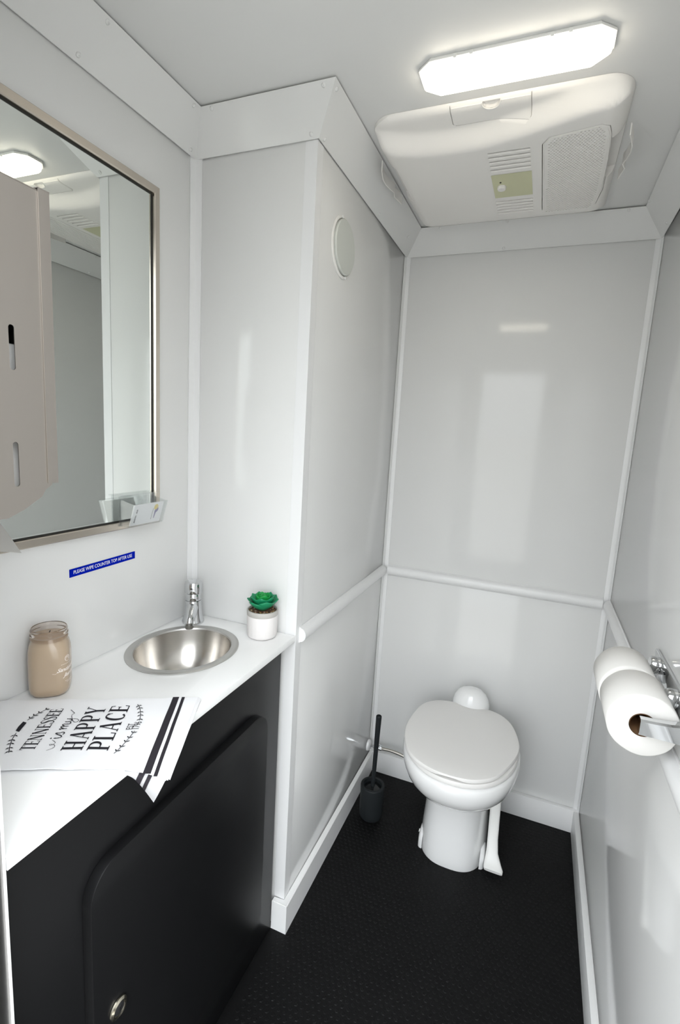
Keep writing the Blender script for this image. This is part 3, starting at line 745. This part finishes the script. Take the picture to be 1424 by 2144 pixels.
# front door with rolled sides
fd = [(px0 - 0.0016, -1.4385), (px0 - 0.0016, -1.4245), (px0 - 0.0004, -1.4235), (px1 + 0.0004, -1.4235), (px1 + 0.0016, -1.4245), (px1 + 0.0016, -1.4385), (px1 + 0.0004, -1.4385), (px1 + 0.0004, -1.4285), (px1 - 0.004, -1.4252), (px0 + 0.004, -1.4252), (px0 - 0.0004, -1.4285), (px0 - 0.0004, -1.4385)]
fdo = obj('front_door', loft([[(x, y, z) for x, y in fd] for z in (1.328, 1.668)]), M_steel, dp, 30)
slab('door_top', px0 - 0.0016, px1 + 0.0016, -1.4385, -1.4240, 1.6682, 1.6692, M_steel, fdo)
slab('tumbler_lock', (px0 + px1) / 2 - 0.006, (px0 + px1) / 2 + 0.006, -1.4234, -1.4205, 1.640, 1.652, M_chrome, fdo, 0.002)
bm = bmesh.new()
obj('towel_stack', box(px0 + 0.02, px1 - 0.016, -1.512, -1.452, 1.302, 1.492, 0.003), M_paper, dp)
pt = [(-0.245, -1.478, 1.300), (-0.095, -1.478, 1.300)]
bm = bmesh.new(); g = []
for i in range(9):
    row = []
    for j in range(7):
        u, v = i / 8, j / 6
        row.append(bm.verts.new((-0.250 + 0.16 * u, -1.478 + 0.043 * v + 0.004 * math.sin(u * 9) * v, 1.3035 - 0.075 * v - 0.006 * math.sin(u * 3) * v)))
    g.append(row)
for i in range(8):
    for j in range(6): bm.faces.new((g[i][j], g[i + 1][j], g[i + 1][j + 1], g[i][j + 1]))
bmesh.ops.solidify(bm, geom=bm.faces[:], thickness=0.0008)
tag(obj('paper_towel', bm, M_paper), 'white paper towel hanging out of the steel dispenser', 'paper towel')

# ================================================================== TOILET
tx = 0.400
tl = thing('toilet', 'white porcelain toilet with closed grey-white lid and foot pedal', 'toilet', (tx, -0.27, 0))
LID = [(0.220, -0.372), (0.217, -0.287), (0.234, -0.184), (0.273, -0.131), (0.327, -0.110), (0.366, -0.116), (0.409, -0.122), (0.463, -0.105), (0.514, -0.125), (0.552, -0.177), (0.575, -0.263), (0.576, -0.323), (0.556, -0.396), (0.521, -0.472), (0.477, -0.512), (0.431, -0.528), (0.368, -0.530), (0.309, -0.512), (0.253, -0.464)]
def closed_spline(P, n=96):
    N = len(P); out = []
    for k in range(n):
        t = k / n * N; i = int(t); f = t - i
        p0, p1, p2, p3 = [Vector(P[(i + d) % N]) for d in (-1, 0, 1, 2)]
        out.append(0.5 * ((2 * p1) + (p2 - p0) * f + (2 * p0 - 5 * p1 + 4 * p2 - p3) * f * f + (3 * p1 - p0 - 3 * p2 + p3) * f ** 3))
    return out
lid2 = closed_spline(LID)
LC = Vector((0.398, -0.325))
def sc(P, d, z, notch=None):      # offset outline radially by d
    return [tuple((p + (p - LC).normalized() * d)) + (z,) for p in P]
def lift(R):      # finger notch under the front edge
    return [(x, y, z + (0.0055 * max(0.0, 1 - ((x - 0.392) / 0.042) ** 2) if y < -0.49 else 0)) for x, y, z in R]
obj('lid', loft([lift(sc(lid2, -0.003, 0.4365)), lift(sc(lid2, 0.0, 0.4380)), sc(lid2, 0.0005, 0.4445), sc(lid2, -0.002, 0.4485), sc(lid2, -0.010, 0.4503), sc(lid2, -0.06, 0.4508), sc(lid2, -0.12, 0.451)]), M_lid, tl, 40)
# bowl plan: lid outline without the hinge notch
def egg(hw, yf, yb_, n=96, cx=0.398, p=2.15):
    ym = yf + (yb_ - yf) * 0.55; out = []
    for k in range(n):
        a = 2 * PI * k / n; c, s_ = math.cos(a), math.sin(a)
        ex = abs(c) ** (2 / p) * (1 if c >= 0 else -1); ey = abs(s_) ** (2 / p) * (1 if s_ >= 0 else -1)
        out.append((cx + hw * ex, ym + (yb_ - ym if ey > 0 else ym - yf) * ey))
    return out
def er(hw, yf, yb_, z, **k): return [q + (z,) for q in egg(hw, yf, yb_, **k)]
obj('seat', loft([er(0.176, -0.528, -0.112, 0.4185), er(0.180, -0.533, -0.108, 0.421), er(0.181, -0.534, -0.108, 0.429), er(0.178, -0.531, -0.110, 0.4345), er(0.165, -0.515, -0.12, 0.4362)]), M_lid, tl, 50)
obj('bowl', loft([er(0.176, -0.528, -0.105, 0.4182), er(0.183, -0.535, -0.098, 0.416), er(0.1865, -0.539, -0.094, 0.408), er(0.1875, -0.540, -0.092, 0.392), er(0.184, -0.534, -0.092, 0.368), er(0.176, -0.521, -0.092, 0.342), er(0.163, -0.497, -0.092, 0.316), er(0.147, -0.465, -0.092, 0.295), er(0.128, -0.425, -0.092, 0.277), er(0.112, -0.385, -0.095, 0.262), er(0.100, -0.355, -0.10, 0.245)], True, True), M_porc, tl, 60)
obj('pedestal', loft([er(0.1125, -0.372, -0.085, 0.0005, p=2.7), er(0.1130, -0.373, -0.085, 0.004, p=2.7), er(0.1125, -0.371, -0.085, 0.03, p=2.7), er(0.1095, -0.366, -0.085, 0.09, p=2.7), er(0.106, -0.361, -0.088, 0.16, p=2.6), er(0.105, -0.360, -0.09, 0.22, p=2.6), er(0.108, -0.364, -0.09, 0.262, p=2.6), er(0.113, -0.372, -0.092, 0.280, p=2.6)]), M_porc, tl, 60)
# hinge and water-valve hump behind the lid
hr = []
for k, (f, z) in enumerate([(1.0, 0.40), (1.0, 0.43), (0.97, 0.452), (0.88, 0.472), (0.72, 0.488), (0.50, 0.4985), (0.25, 0.5035), (0.05, 0.5045)]):
    hr.append([(0.397 + 0.068 * f * math.cos(2 * PI * i / 40), -0.078 + 0.052 * f * math.sin(2 * PI * i / 40), z) for i in range(40)])
obj('valve_cover', loft(hr), M_porc, tl, 70)
slab('rear_shelf', 0.325, 0.470, -0.13, -0.024, 0.36, 0.410, M_porc, tl, 0.012)
# bolt cover cheeks at the foot
for sgn in (-1, 1):
    cx = tx + sgn * 0.097
    rg = []
    for f, d in ((1, 0.0), (0.97, 0.008), (0.82, 0.0135), (0.5, 0.0165), (0.1, 0.0175)):
        rg.append([(cx + sgn * d, -0.285 + 0.046 * f * math.cos(2 * PI * i / 28), 0.050 * f * max(0.0, math.sin(2 * PI * i / 28)) ** 0.8 + (0.001 if math.sin(2 * PI * i / 28) <= 0 else 0.001) + 0.012 * (1 if math.sin(2 * PI * i / 28) > 0 else 0)) for i in range(28)])
    ck = obj('bolt_cover', loft(rg, False, True), M_porc, tl, 60)
    obj('cap_slot', lathe([(0.0062, sgn * -0.002), (0.0062, sgn * 0.002), (0.0042, sgn * 0.002), (0.0042, sgn * 0.0002)], (cx + sgn * 0.0175, -0.285, 0.03), 18, axis='x'), M_porc, ck)
# foot pedal
pd = []
path = [(0.526, -0.235, 0.265), (0.526, -0.250, 0.205), (0.528, -0.268, 0.145), (0.530, -0.286, 0.095), (0.533, -0.302, 0.058), (0.538, -0.318, 0.036), (0.542, -0.334, 0.026), (0.543, -0.344, 0.023)]
wid = [0.017, 0.017, 0.017, 0.017, 0.019, 0.026, 0.031, 0.029]; thk = [0.010, 0.010, 0.010, 0.010, 0.010, 0.010, 0.009, 0.006]
for (p, w_, t_) in zip(path, wid, thk):
    i = path.index(p); a = Vector(path[max(i - 1, 0)]); b = Vector(path[min(i + 1, len(path) - 1)]); t = (b - a).normalized()
    nrm = t.cross(Vector((1, 0, 0))).normalized()
    ring = []
    for k in range(20):
        an = 2 * PI * k / 20; c, s_ = math.cos(an), math.sin(an)
        ex = abs(c) ** .55 * (1 if c >= 0 else -1); ey = abs(s_) ** .55 * (1 if s_ >= 0 else -1)
        ring.append(tuple(Vector(p) + Vector((1, 0, 0)) * ex * w_ + nrm * ey * t_))
    pd.append(ring)
tag(obj('foot_pedal', loft(pd), M_pedal, tl, 50), 'cream white plastic flush pedal')
obj('pivot_cap', lathe([(0.020, 0), (0.020, 0.016), (0.017, 0.018), (0.004, 0.0185)], (0.500, -0.205, 0.158), 24, axis='x'), M_brass, tl)
obj('valve_linkage', tube([(0.502, -0.245, 0.262), (0.520, -0.245, 0.262)], 0.007, 10), M_dark, tl)

# water supply hose from the alcove wall
wh = thing('water_hose', 'braided steel water hose running from the alcove wall to the toilet', 'hose', (0.0, -0.05, 0.135))
hp0 = Vector((0.0, -0.047, 0.132))
obj('escutcheon', lathe([(0.0225, 0.0004), (0.023, 0.003), (0.021, 0.009), (0.014, 0.0125), (0.008, 0.0135)], tuple(hp0), 32, axis='x'), M_trim, wh)
obj('shutoff_nut', lathe([(0.0075, 0.012), (0.0075, 0.030), (0.0105, 0.0305), (0.0105, 0.048), (0.0085, 0.049), (0.0085, 0.062)], tuple(hp0), 8, axis='x'), M_chrome, wh, 30)
slab('shutoff_lever', 0.030, 0.062, hp0.y - 0.003, hp0.y + 0.003, hp0.z + 0.013, hp0.z + 0.016, M_chrome, wh, 0.001)
obj('hose', tube(catmull([(0.06, -0.047, 0.132), (0.10, -0.046, 0.134), (0.15, -0.048, 0.130), (0.20, -0.052, 0.118), (0.25, -0.060, 0.104), (0.295, -0.080, 0.10)], 8), 0.0062, 12), M_braid, wh)

# ================================================================== TOILET BRUSH
bx_, by_ = 0.0945, -0.2625
bh = thing('brush_holder', 'dark charcoal cylinder holding the toilet brush on the floor', 'brush holder', (bx_, by_, 0))
obj('cup', lathe([(0.030, 0.0008), (0.038, 0.002), (0.0425, 0.010), (0.0435, 0.03), (0.0438, 0.06), (0.0442, 0.105), (0.0446, 0.126), (0.0438, 0.130), (0.0418, 0.1315), (0.0345, 0.1315), (0.0332, 0.1295), (0.0330, 0.05), (0.0, 0.048)][:-1], (bx_, by_, 0), 56), M_brush, bh, 50)
tb = thing('toilet_brush', 'charcoal toilet brush standing in its dark cup beside the toilet', 'toilet brush', (bx_, by_, 0.05))
obj('head', lathe([(0.012, 0.055), (0.026, 0.06), (0.030, 0.085), (0.026, 0.112), (0.014, 0.116)], (bx_, by_, 0), 32), M_brushin, tb)
obj('splash_disc', lathe([(0.0315, 0.1165), (0.0315, 0.119), (0.022, 0.121), (0.010, 0.126)], (bx_, by_, 0), 40), M_brushin, tb)
lean = Vector((0.004, 0.003, 0))
hpnts = [(0.0075, 0.122), (0.0078, 0.18), (0.0085, 0.28), (0.0098, 0.36), (0.0102, 0.400), (0.0098, 0.405), (0.0080, 0.4068), (0.0074, 0.4045)]
obj('handle', loft([[(bx_ + lean.x * (z - .12) * 3 + r * math.cos(2 * PI * k / 24), by_ + lean.y * (z - .12) * 3 + r * math.sin(2 * PI * k / 24), z) for k in range(24)] for r, z in hpnts]), M_brush, tb, 50)

# ================================================================== TOILET PAPER
hd = thing('toilet_paper_holder', 'chrome double toilet paper holder on the right wall', 'paper holder', (W, -0.86, 0.985))
obj('mount_bar', plate([rrect(-0.995, -0.715, 0.966, 1.006, 0.004, 3)], 0.006, lambda u, v, w: (W - 0.0063 + w, u, v), 0.001), M_chrome, hd)
for yy in (-0.762, -0.905):
    obj('boss', lathe([(0.0165, -0.0063), (0.0165, -0.020), (0.0145, -0.023), (0.0, -0.0235)][:-1], (W, yy, 0.987), 32, axis='x'), M_chrome, hd)
def arm(yy, x_in, name='arm'):
    cs = []
    for x, z, h_, t_ in [(W - 0.0065, 0.968, 0.019, 0.009), (0.798, 0.966, 0.0165, 0.009), (0.780, 0.9645, 0.0145, 0.0088), (0.760, 0.964, 0.0135, 0.0085), (x_in, 0.964, 0.013, 0.0085)]:
        cs.append([(x, yy - t_ , z - h_), (x, yy + t_, z - h_), (x, yy + t_, z + h_ - 0.003), (x, yy + t_ - 0.003, z + h_), (x, yy - t_ + 0.003, z + h_), (x, yy - t_, z + h_ - 0.003)])
    return obj(name, loft(cs), M_chrome, hd, 25)
arm(-0.9835, 0.7375); arm(-0.748, 0.738)
obj('spindle', tube([(0.749, -0.9752, 0.9600), (0.744, -0.756, 0.960)], 0.0085, 20), M_chrome, hd)
def roll(y0, y1, cx, cz, R, label):
    t = thing('toilet_paper_roll', label, 'toilet paper', (cx, (y0 + y1) / 2, cz - R), 'toilet paper rolls on the double holder')
    prof = [(0.0205, y0 + 0.0012), (R - 0.0022, y0), (R, y0 + 0.0022), (R, y1 - 0.0022), (R - 0.0022, y1), (0.0205, y1 - 0.0012)]
    bm = lathe(prof, (cx, 0, cz), 72, axis='y', cap0=False, cap1=False)
    for v in bm.verts:      # slightly soft, uneven winding
        a = math.atan2(v.co.z - cz, v.co.x - cx); k = 1 + 0.008 * math.sin(3 * a + y0 * 40) + 0.004 * math.sin(7 * a)
        if math.hypot(v.co.z - cz, v.co.x - cx) > 0.03: v.co.x = cx + (v.co.x - cx) * k; v.co.z = cz + (v.co.z - cz) * k
    obj('paper', bm, M_paper, t, 50)
    obj('core', lathe([(0.0204, y0 + 0.0008), (0.0204, y1 - 0.0008), (0.0192, y1 - 0.0008), (0.0192, y0 + 0.0008)], (cx, 0, cz), 48, axis='y', cap0=False, cap1=False), M_card, t, 50)
roll(-0.970, -0.868, 0.746, 0.957, 0.0545, 'white toilet paper roll with the chrome arm entering its open end')
roll(-0.8655, -0.765, 0.741, 0.962, 0.0525, 'white toilet paper roll between its twin and the back wall')

# ================================================================== ROUND VENT
rv = thing('wall_vent', 'round pale plastic vent high on the alcove wall', 'vent', (0.0, -0.602, 1.812))
vy, vz = -0.602, 1.884
obj('ring', lathe([(0.0745, 0.0004), (0.0742, 0.0025), (0.0715, 0.0045), (0.069, 0.0048), (0.0672, 0.0036), (0.0672, 0.0004)], (0, vy, vz), 64, axis='x', cap0=False, cap1=False), M_ventr, rv, 40)
obj('disc', lathe([(0.0655, 0.001), (0.0658, 0.0085), (0.0635, 0.0105), (0.02, 0.0112), (0.003, 0.0112)], (0, vy, vz), 64, axis='x'), M_vent, rv, 40)
for a in (105, 285):
    a = math.radians(a); bm = lathe([(0.0042, 0), (0.0042, 0.0014), (0.002, 0.0024)], (0.0046, vy + 0.0705 * math.cos(a), vz + 0.0705 * math.sin(a)), 12, axis='x'); obj('screw', bm, M_screw, rv)

# ================================================================== CEILING LIGHT
lx0, lx1, ly0, ly1 = 0.231, 0.578, -0.828, -0.742
cl = thing('ceiling_light', 'long bright LED ceiling light with cut corners', 'ceiling light', (0.406, -0.786, H))
def octo(d, z, c=0.026, cyy=0.022):
    x0, x1, y0, y1 = lx0 + d, lx1 - d, ly0 + d, ly1 - d
    return [(x0 + c, y0, z), (x1 - c, y0, z), (x1, y0 + cyy, z), (x1, y1 - cyy, z), (x1 - c, y1, z), (x0 + c, y1, z), (x0, y1 - cyy, z), (x0, y0 + cyy, z)]
obj('base', loft([octo(0.001, H - 0.0003), octo(-0.001, H - 0.004), octo(-0.001, H - 0.0075), octo(0.0015, H - 0.0080)]), M_lampb, cl, 30)
obj('lens', loft([octo(0.0015, H - 0.0081), octo(0.0035, H - 0.0165), octo(0.008, H - 0.0225), octo(0.018, H - 0.0240)]), M_lens, cl, 30)
for xx in (0.305, 0.335, 0.475, 0.505):
    slab('clip', xx - 0.003, xx + 0.003, ly0 - 0.0026, ly0 + 0.0008, H - 0.0105, H - 0.003, M_lampb, cl, 0.0006)

# ================================================================== AIR CONDITIONER
ac = thing('air_conditioner', 'beige-white ceiling air conditioner panel with perforated grille and side louvers', 'air conditioner', (0.36, -0.37, H))
AX0, AX1, AY0, AY1, AD = 0.084, 0.632, -0.686, -0.068, 0.046
def ridge(x):
    P = [(0.05, -0.625), (0.097, -0.612), (0.184, -0.582), (0.264, -0.574), (0.345, -0.580), (0.427, -0.601), (0.50, -0.627), (0.557, -0.650), (0.66, -0.675)]
    for (a, b), (c, d) in zip(P, P[1:]):
        if x <= c:
            t = (x - a) / (c - a); t = max(0, t); return b + (d - b) * t
    return P[-1][1]
def sstep(t): t = max(0.0, min(1.0, t)); return t * t * (3 - 2 * t)
def ac_depth(x, y):
    yr = ridge(x); y1 = max(AY0 + 0.006, yr - 0.046)
    t = max(0.0, min(1.0, (y - AY0) / 0.022)); lip = 0.0025 + 0.0085 * math.sqrt(max(0, 1 - (1 - t) ** 2)) + 0.05 * max(0, min(0.1, y - AY0))
    f = sstep((y - y1) / max(1e-3, yr + 0.004 - y1))
    d = lip + (AD - lip) * f
    sx = min(x - AX0, AX1 - x)
    d = 0.004 + (d - 0.004) * (1 - (1 - max(0, min(1, sx / 0.045))) ** 2.2) ** 0.6
    k = sstep((AY1 - y) / 0.115); return 0.003 + (d - 0.003) * k
def ac_plan(u, v):
    """unit square to a rounded rectangle"""
    x = AX0 + (AX1 - AX0) * u; y = AY0 + (AY1 - AY0) * v; R = 0.055
    cx = AX0 + R if x < AX0 + R else AX1 - R if x > AX1 - R else None
    cy = AY0 + R if y < AY0 + R else AY1 - R if y > AY1 - R else None
    if cx is not None and cy is not None:
        dx, dy = x - cx, y - cy; m_ = max(abs(dx), abs(dy)); l = math.hypot(dx, dy)
        if l > 1e-9: x, y = cx + dx * m_ / l, cy + dy * m_ / l
    return x, y
NU, NV = 72, 84
def ss(i, n):
    t = i / n; return t
bm = bmesh.new(); g = []
for i in range(NU + 1):
    row = []
    for j in range(NV + 1):
        x, y = ac_plan(ss(i, NU), ss(j, NV)); row.append(bm.verts.new((x, y, H - ac_depth(x, y))))
    g.append(row)
for i in range(NU):
    for j in range(NV): bm.faces.new((g[i][j], g[i][j + 1], g[i + 1][j + 1], g[i + 1][j]))
edge = [g[i][0] for i in range(NU)] + [g[NU][j] for j in range(NV)] + [g[i][NV] for i in range(NU, 0, -1)] + [g[0][j] for j in range(NV, 0, -1)]
up = [bm.verts.new((v.co.x, v.co.y, H - 0.0006)) for v in edge]; n_ = len(edge)
for k in range(n_): bm.faces.new((edge[k], edge[(k + 1) % n_], up[(k + 1) % n_], up[k]))
bm.faces.new(list(reversed(up)))
shroud = obj('shroud', bm, M_ac, ac, 50)
def on_ac(x, y, off=0.0005): return (x, y, H - ac_depth(x, y) - off)
cut = bmesh.new(); seam = bmesh.new(); hollow = bmesh.new()          # everything that is really sunk into the moulding
def groove(pts, w, depth, bmc):
    """closed ribbon-shaped cutter that follows the shell along a plan polyline"""
    P = [Vector(p) for p in pts]; Q = []
    for a, b in zip(P, P[1:]):
        n = max(1, int((b - a).length / 0.006))
        for k in range(n): Q.append(a.lerp(b, k / n))
    Q.append(P[-1]); rg = []
    for i, p in enumerate(Q):
        t = (Q[min(i + 1, len(Q) - 1)] - Q[max(i - 1, 0)]).normalized(); n = Vector((-t.y, t.x)) * w / 2
        a, b = p + n, p - n
        rg.append([on_ac(*a, 0.004), on_ac(*b, 0.004), on_ac(*b, -depth), on_ac(*a, -depth)])
    b_ = loft(rg); bmesh.ops.recalc_face_normals(b_, faces=b_.faces[:])
    me = bpy.data.meshes.new('c'); b_.to_mesh(me); b_.free(); bmc.from_mesh(me); bpy.data.meshes.remove(me)
def prism(poly, depth, bmc, low=0.004):
    b_ = loft([[on_ac(*q, low) for q in poly], [on_ac(*q, -depth) for q in poly]]); bmesh.ops.recalc_face_normals(b_, faces=b_.faces[:])
    me = bpy.data.meshes.new('c'); b_.to_mesh(me); b_.free(); bmc.from_mesh(me); bpy.data.meshes.remove(me)
# service hatch: thin plate lying in a seam groove, finger notch cut through its front edge
hx = [(0.2700, -0.683), (0.2695, -0.632), (0.276, -0.6255), (0.430, -0.6265), (0.4380, -0.633), (0.4380, -0.683)]
groove(hx, 0.0016, 0.0045, seam)
hb = bmesh.new(); NX, NY = 30, 12; gt = []; gb = []
for i in range(NX + 1):
    gt.append([]); gb.append([])
    for j in range(NY + 1):
        x, y = 0.2722 + (0.4358 - 0.2722) * i / NX, -0.6800 + (-0.6285 + 0.6800) * j / NY
        gt[i].append(hb.verts.new(on_ac(x, y, 0.0007))); gb[i].append(hb.verts.new(on_ac(x, y, -0.0009)))
for i in range(NX):
    for j in range(NY):
        hb.faces.new((gt[i][j], gt[i][j + 1], gt[i + 1][j + 1], gt[i + 1][j])); hb.faces.new((gb[i][j], gb[i + 1][j], gb[i + 1][j + 1], gb[i][j + 1]))
for i in range(NX):
    hb.faces.new((gt[i][0], gt[i + 1][0], gb[i + 1][0], gb[i][0])); hb.faces.new((gt[i][NY], gb[i][NY], gb[i + 1][NY], gt[i + 1][NY]))
for j in range(NY):
    hb.faces.new((gt[0][j], gb[0][j], gb[0][j + 1], gt[0][j + 1])); hb.faces.new((gt[NX][j], gt[NX][j + 1], gb[NX][j + 1], gb[NX][j]))
hat = obj('service_hatch', hb, M_ac, ac, 40)
notch = [(0.357 + 0.0185 * math.cos(math.radians(a)), -0.6815 + 0.0175 * math.sin(math.radians(a))) for a in range(0, 181, 12)]
ncut = bmesh.new(); prism(notch, 0.0085, ncut)
me = bpy.data.meshes.new('c'); ncut.to_mesh(me); cut.from_mesh(me); bpy.data.meshes.remove(me)
bm = tube([on_ac(0.357 + 0.0195 * math.cos(math.radians(a)), -0.6815 + 0.0185 * math.sin(math.radians(a)), 0.0006) for a in range(0, 181, 12)], 0.0014, 8); obj('notch_lip', bm, M_ac, hat)
# perforated return grille: seam groove, moulded bead and the punched holes
GR = [(0.461, -0.215), (0.4625, -0.560), (0.478, -0.585), (0.580, -0.604), (0.597, -0.592), (0.603, -0.560), (0.611, -0.45), (0.611, -0.29), (0.600, -0.215)]
groove(GR, 0.0020, 0.0045, seam)
GB = [(0.4645, -0.215), (0.4658, -0.558), (0.480, -0.580), (0.578, -0.599), (0.5925, -0.588), (0.5985, -0.558), (0.6065, -0.45), (0.6065, -0.29), (0.5955, -0.215)]
grl = obj('return_grille', tube([on_ac(*q, 0.0) for q in GB], 0.0011, 8), M_ac, ac)
def inside(x, y, P):
    c = False; n = len(P); j = n - 1
    for i in range(n):
        if (P[i][1] > y) != (P[j][1] > y) and x < (P[j][0] - P[i][0]) * (y - P[i][1]) / (P[j][1] - P[i][1]) + P[i][0]: c = not c
        j = i
    return c
GI = [(0.469, -0.20), (0.471, -0.556), (0.482, -0.575), (0.577, -0.594), (0.588, -0.584), (0.594, -0.556), (0.601, -0.45), (0.600, -0.29), (0.589, -0.20)]
yy = -0.592; j = 0
while yy < -0.20:
    xx = 0.469 + (0.0038 if j % 2 else 0)
    while xx < 0.602:
        if inside(xx - .003, yy, GI) and inside(xx + .003, yy, GI):
            prism([(xx + dx, yy + dy) for dx, dy in ((-.0027, 0), (-.0012, -.0017), (.0012, -.0017), (.0027, 0), (.0012, .0017), (-.0012, .0017))], 0.009, cut, 0.003)
        xx += 0.0076
    yy += 0.0062; j += 1
# two louver blocks of five slots with a moulded slat beside each
for (x0, x1, ya, yb2, n) in ((0.3405, 0.436, -0.552, -0.473, 5), (0.338, 0.437, -0.296, -0.224, 5)):
    for k in range(n):
        yc = ya + (yb2 - ya) * k / (n - 1)
        prism([(x0, yc - 0.0028), (x1, yc - 0.0028), (x1, yc + 0.0028), (x0, yc + 0.0028)], 0.016, cut)
        obj('vent_slat', tube([on_ac(x0, yc + 0.0048, 0.0002), on_ac(x1, yc + 0.0048, 0.0002)], 0.0016, 6), M_ac, ac)
fp = bmesh.new(); fv = [fp.verts.new(on_ac(*q, 0.0007)) for q in ((0.339, -0.450), (0.4375, -0.450), (0.4375, -0.322), (0.339, -0.322))]; fp.faces.new(fv)
film = obj('control_panel', fp, M_film, ac, None)
obj('rotary_knob', lathe([(0.0115, 0), (0.0115, -0.004), (0.010, -0.0075), (0.004, -0.008)], on_ac(0.361, -0.384, 0.0007), 28), M_ac, film)
obj('indicator', lathe([(0.0024, 0), (0.0024, -0.0012)], on_ac(0.3595, -0.409, 0.0007), 12), M_dark, film)
# side louvers: open flap standing off a dark slot
mouth = bmesh.new()
def louver(sx, xs):
    y0, y1 = -0.548, -0.352
    box(min(xs + sx * 0.02, xs - sx * 0.075), max(xs + sx * 0.02, xs - sx * 0.075), y0 + 0.010, y1 + 0.004, H - 0.042, H - 0.010, bm=mouth)   # duct mouth
    r = []
    for t in range(9):
        y = y0 + (y1 - y0) * t / 8; off = 0.0155 * math.sin(PI * min(1, (t + 0.35) / 6.0)) if t < 6 else 0.0155 * (8.6 - t) / 3.3
        off = max(off, 0.004)
        xo = xs + sx * (0.004 + off)
        r.append([(xo, y, H - 0.047), (xo + sx * 0.0022, y, H - 0.047), (xo + sx * 0.0022, y, H - 0.0225), (xo, y, H - 0.0225)])
    obj('louver_flap', loft(r), M_ac, ac, 40)
louver(-1, AX0 + 0.001); louver(1, AX1 - 0.001)
def carve(o, bmc, folded=True):
    bmesh.ops.recalc_face_normals(bmc, faces=bmc.faces[:])
    me = bpy.data.meshes.new('cutter'); bmc.to_mesh(me); bmc.free()
    c = bpy.data.objects.new('cutter', me); COL.objects.link(c)
    md = o.modifiers.new('cut', 'BOOLEAN'); md.operation = 'DIFFERENCE'; md.object = c; md.solver = 'EXACT'; md.use_self = folded; md.use_hole_tolerant = folded
    dg = bpy.context.evaluated_depsgraph_get(); dg.update()
    nm = bpy.data.meshes.new_from_object(o.evaluated_get(dg))
    o.modifiers.clear(); o.data = nm; smooth(nm, 60)
    bpy.data.objects.remove(c); bpy.data.meshes.remove(me)
# the moulding is a hollow shell: slots, holes and duct mouths open into it
box(0.135, 0.592, -0.560, -0.190, H - 0.0438, H - 0.004, bm=hollow)
hollow2 = box(0.455, 0.590, -0.593, -0.550, H - 0.0435, H - 0.0045)
carve(hat, ncut)
for c_ in (seam, hollow, hollow2, mouth, cut): carve(shroud, c_, c_ is seam)
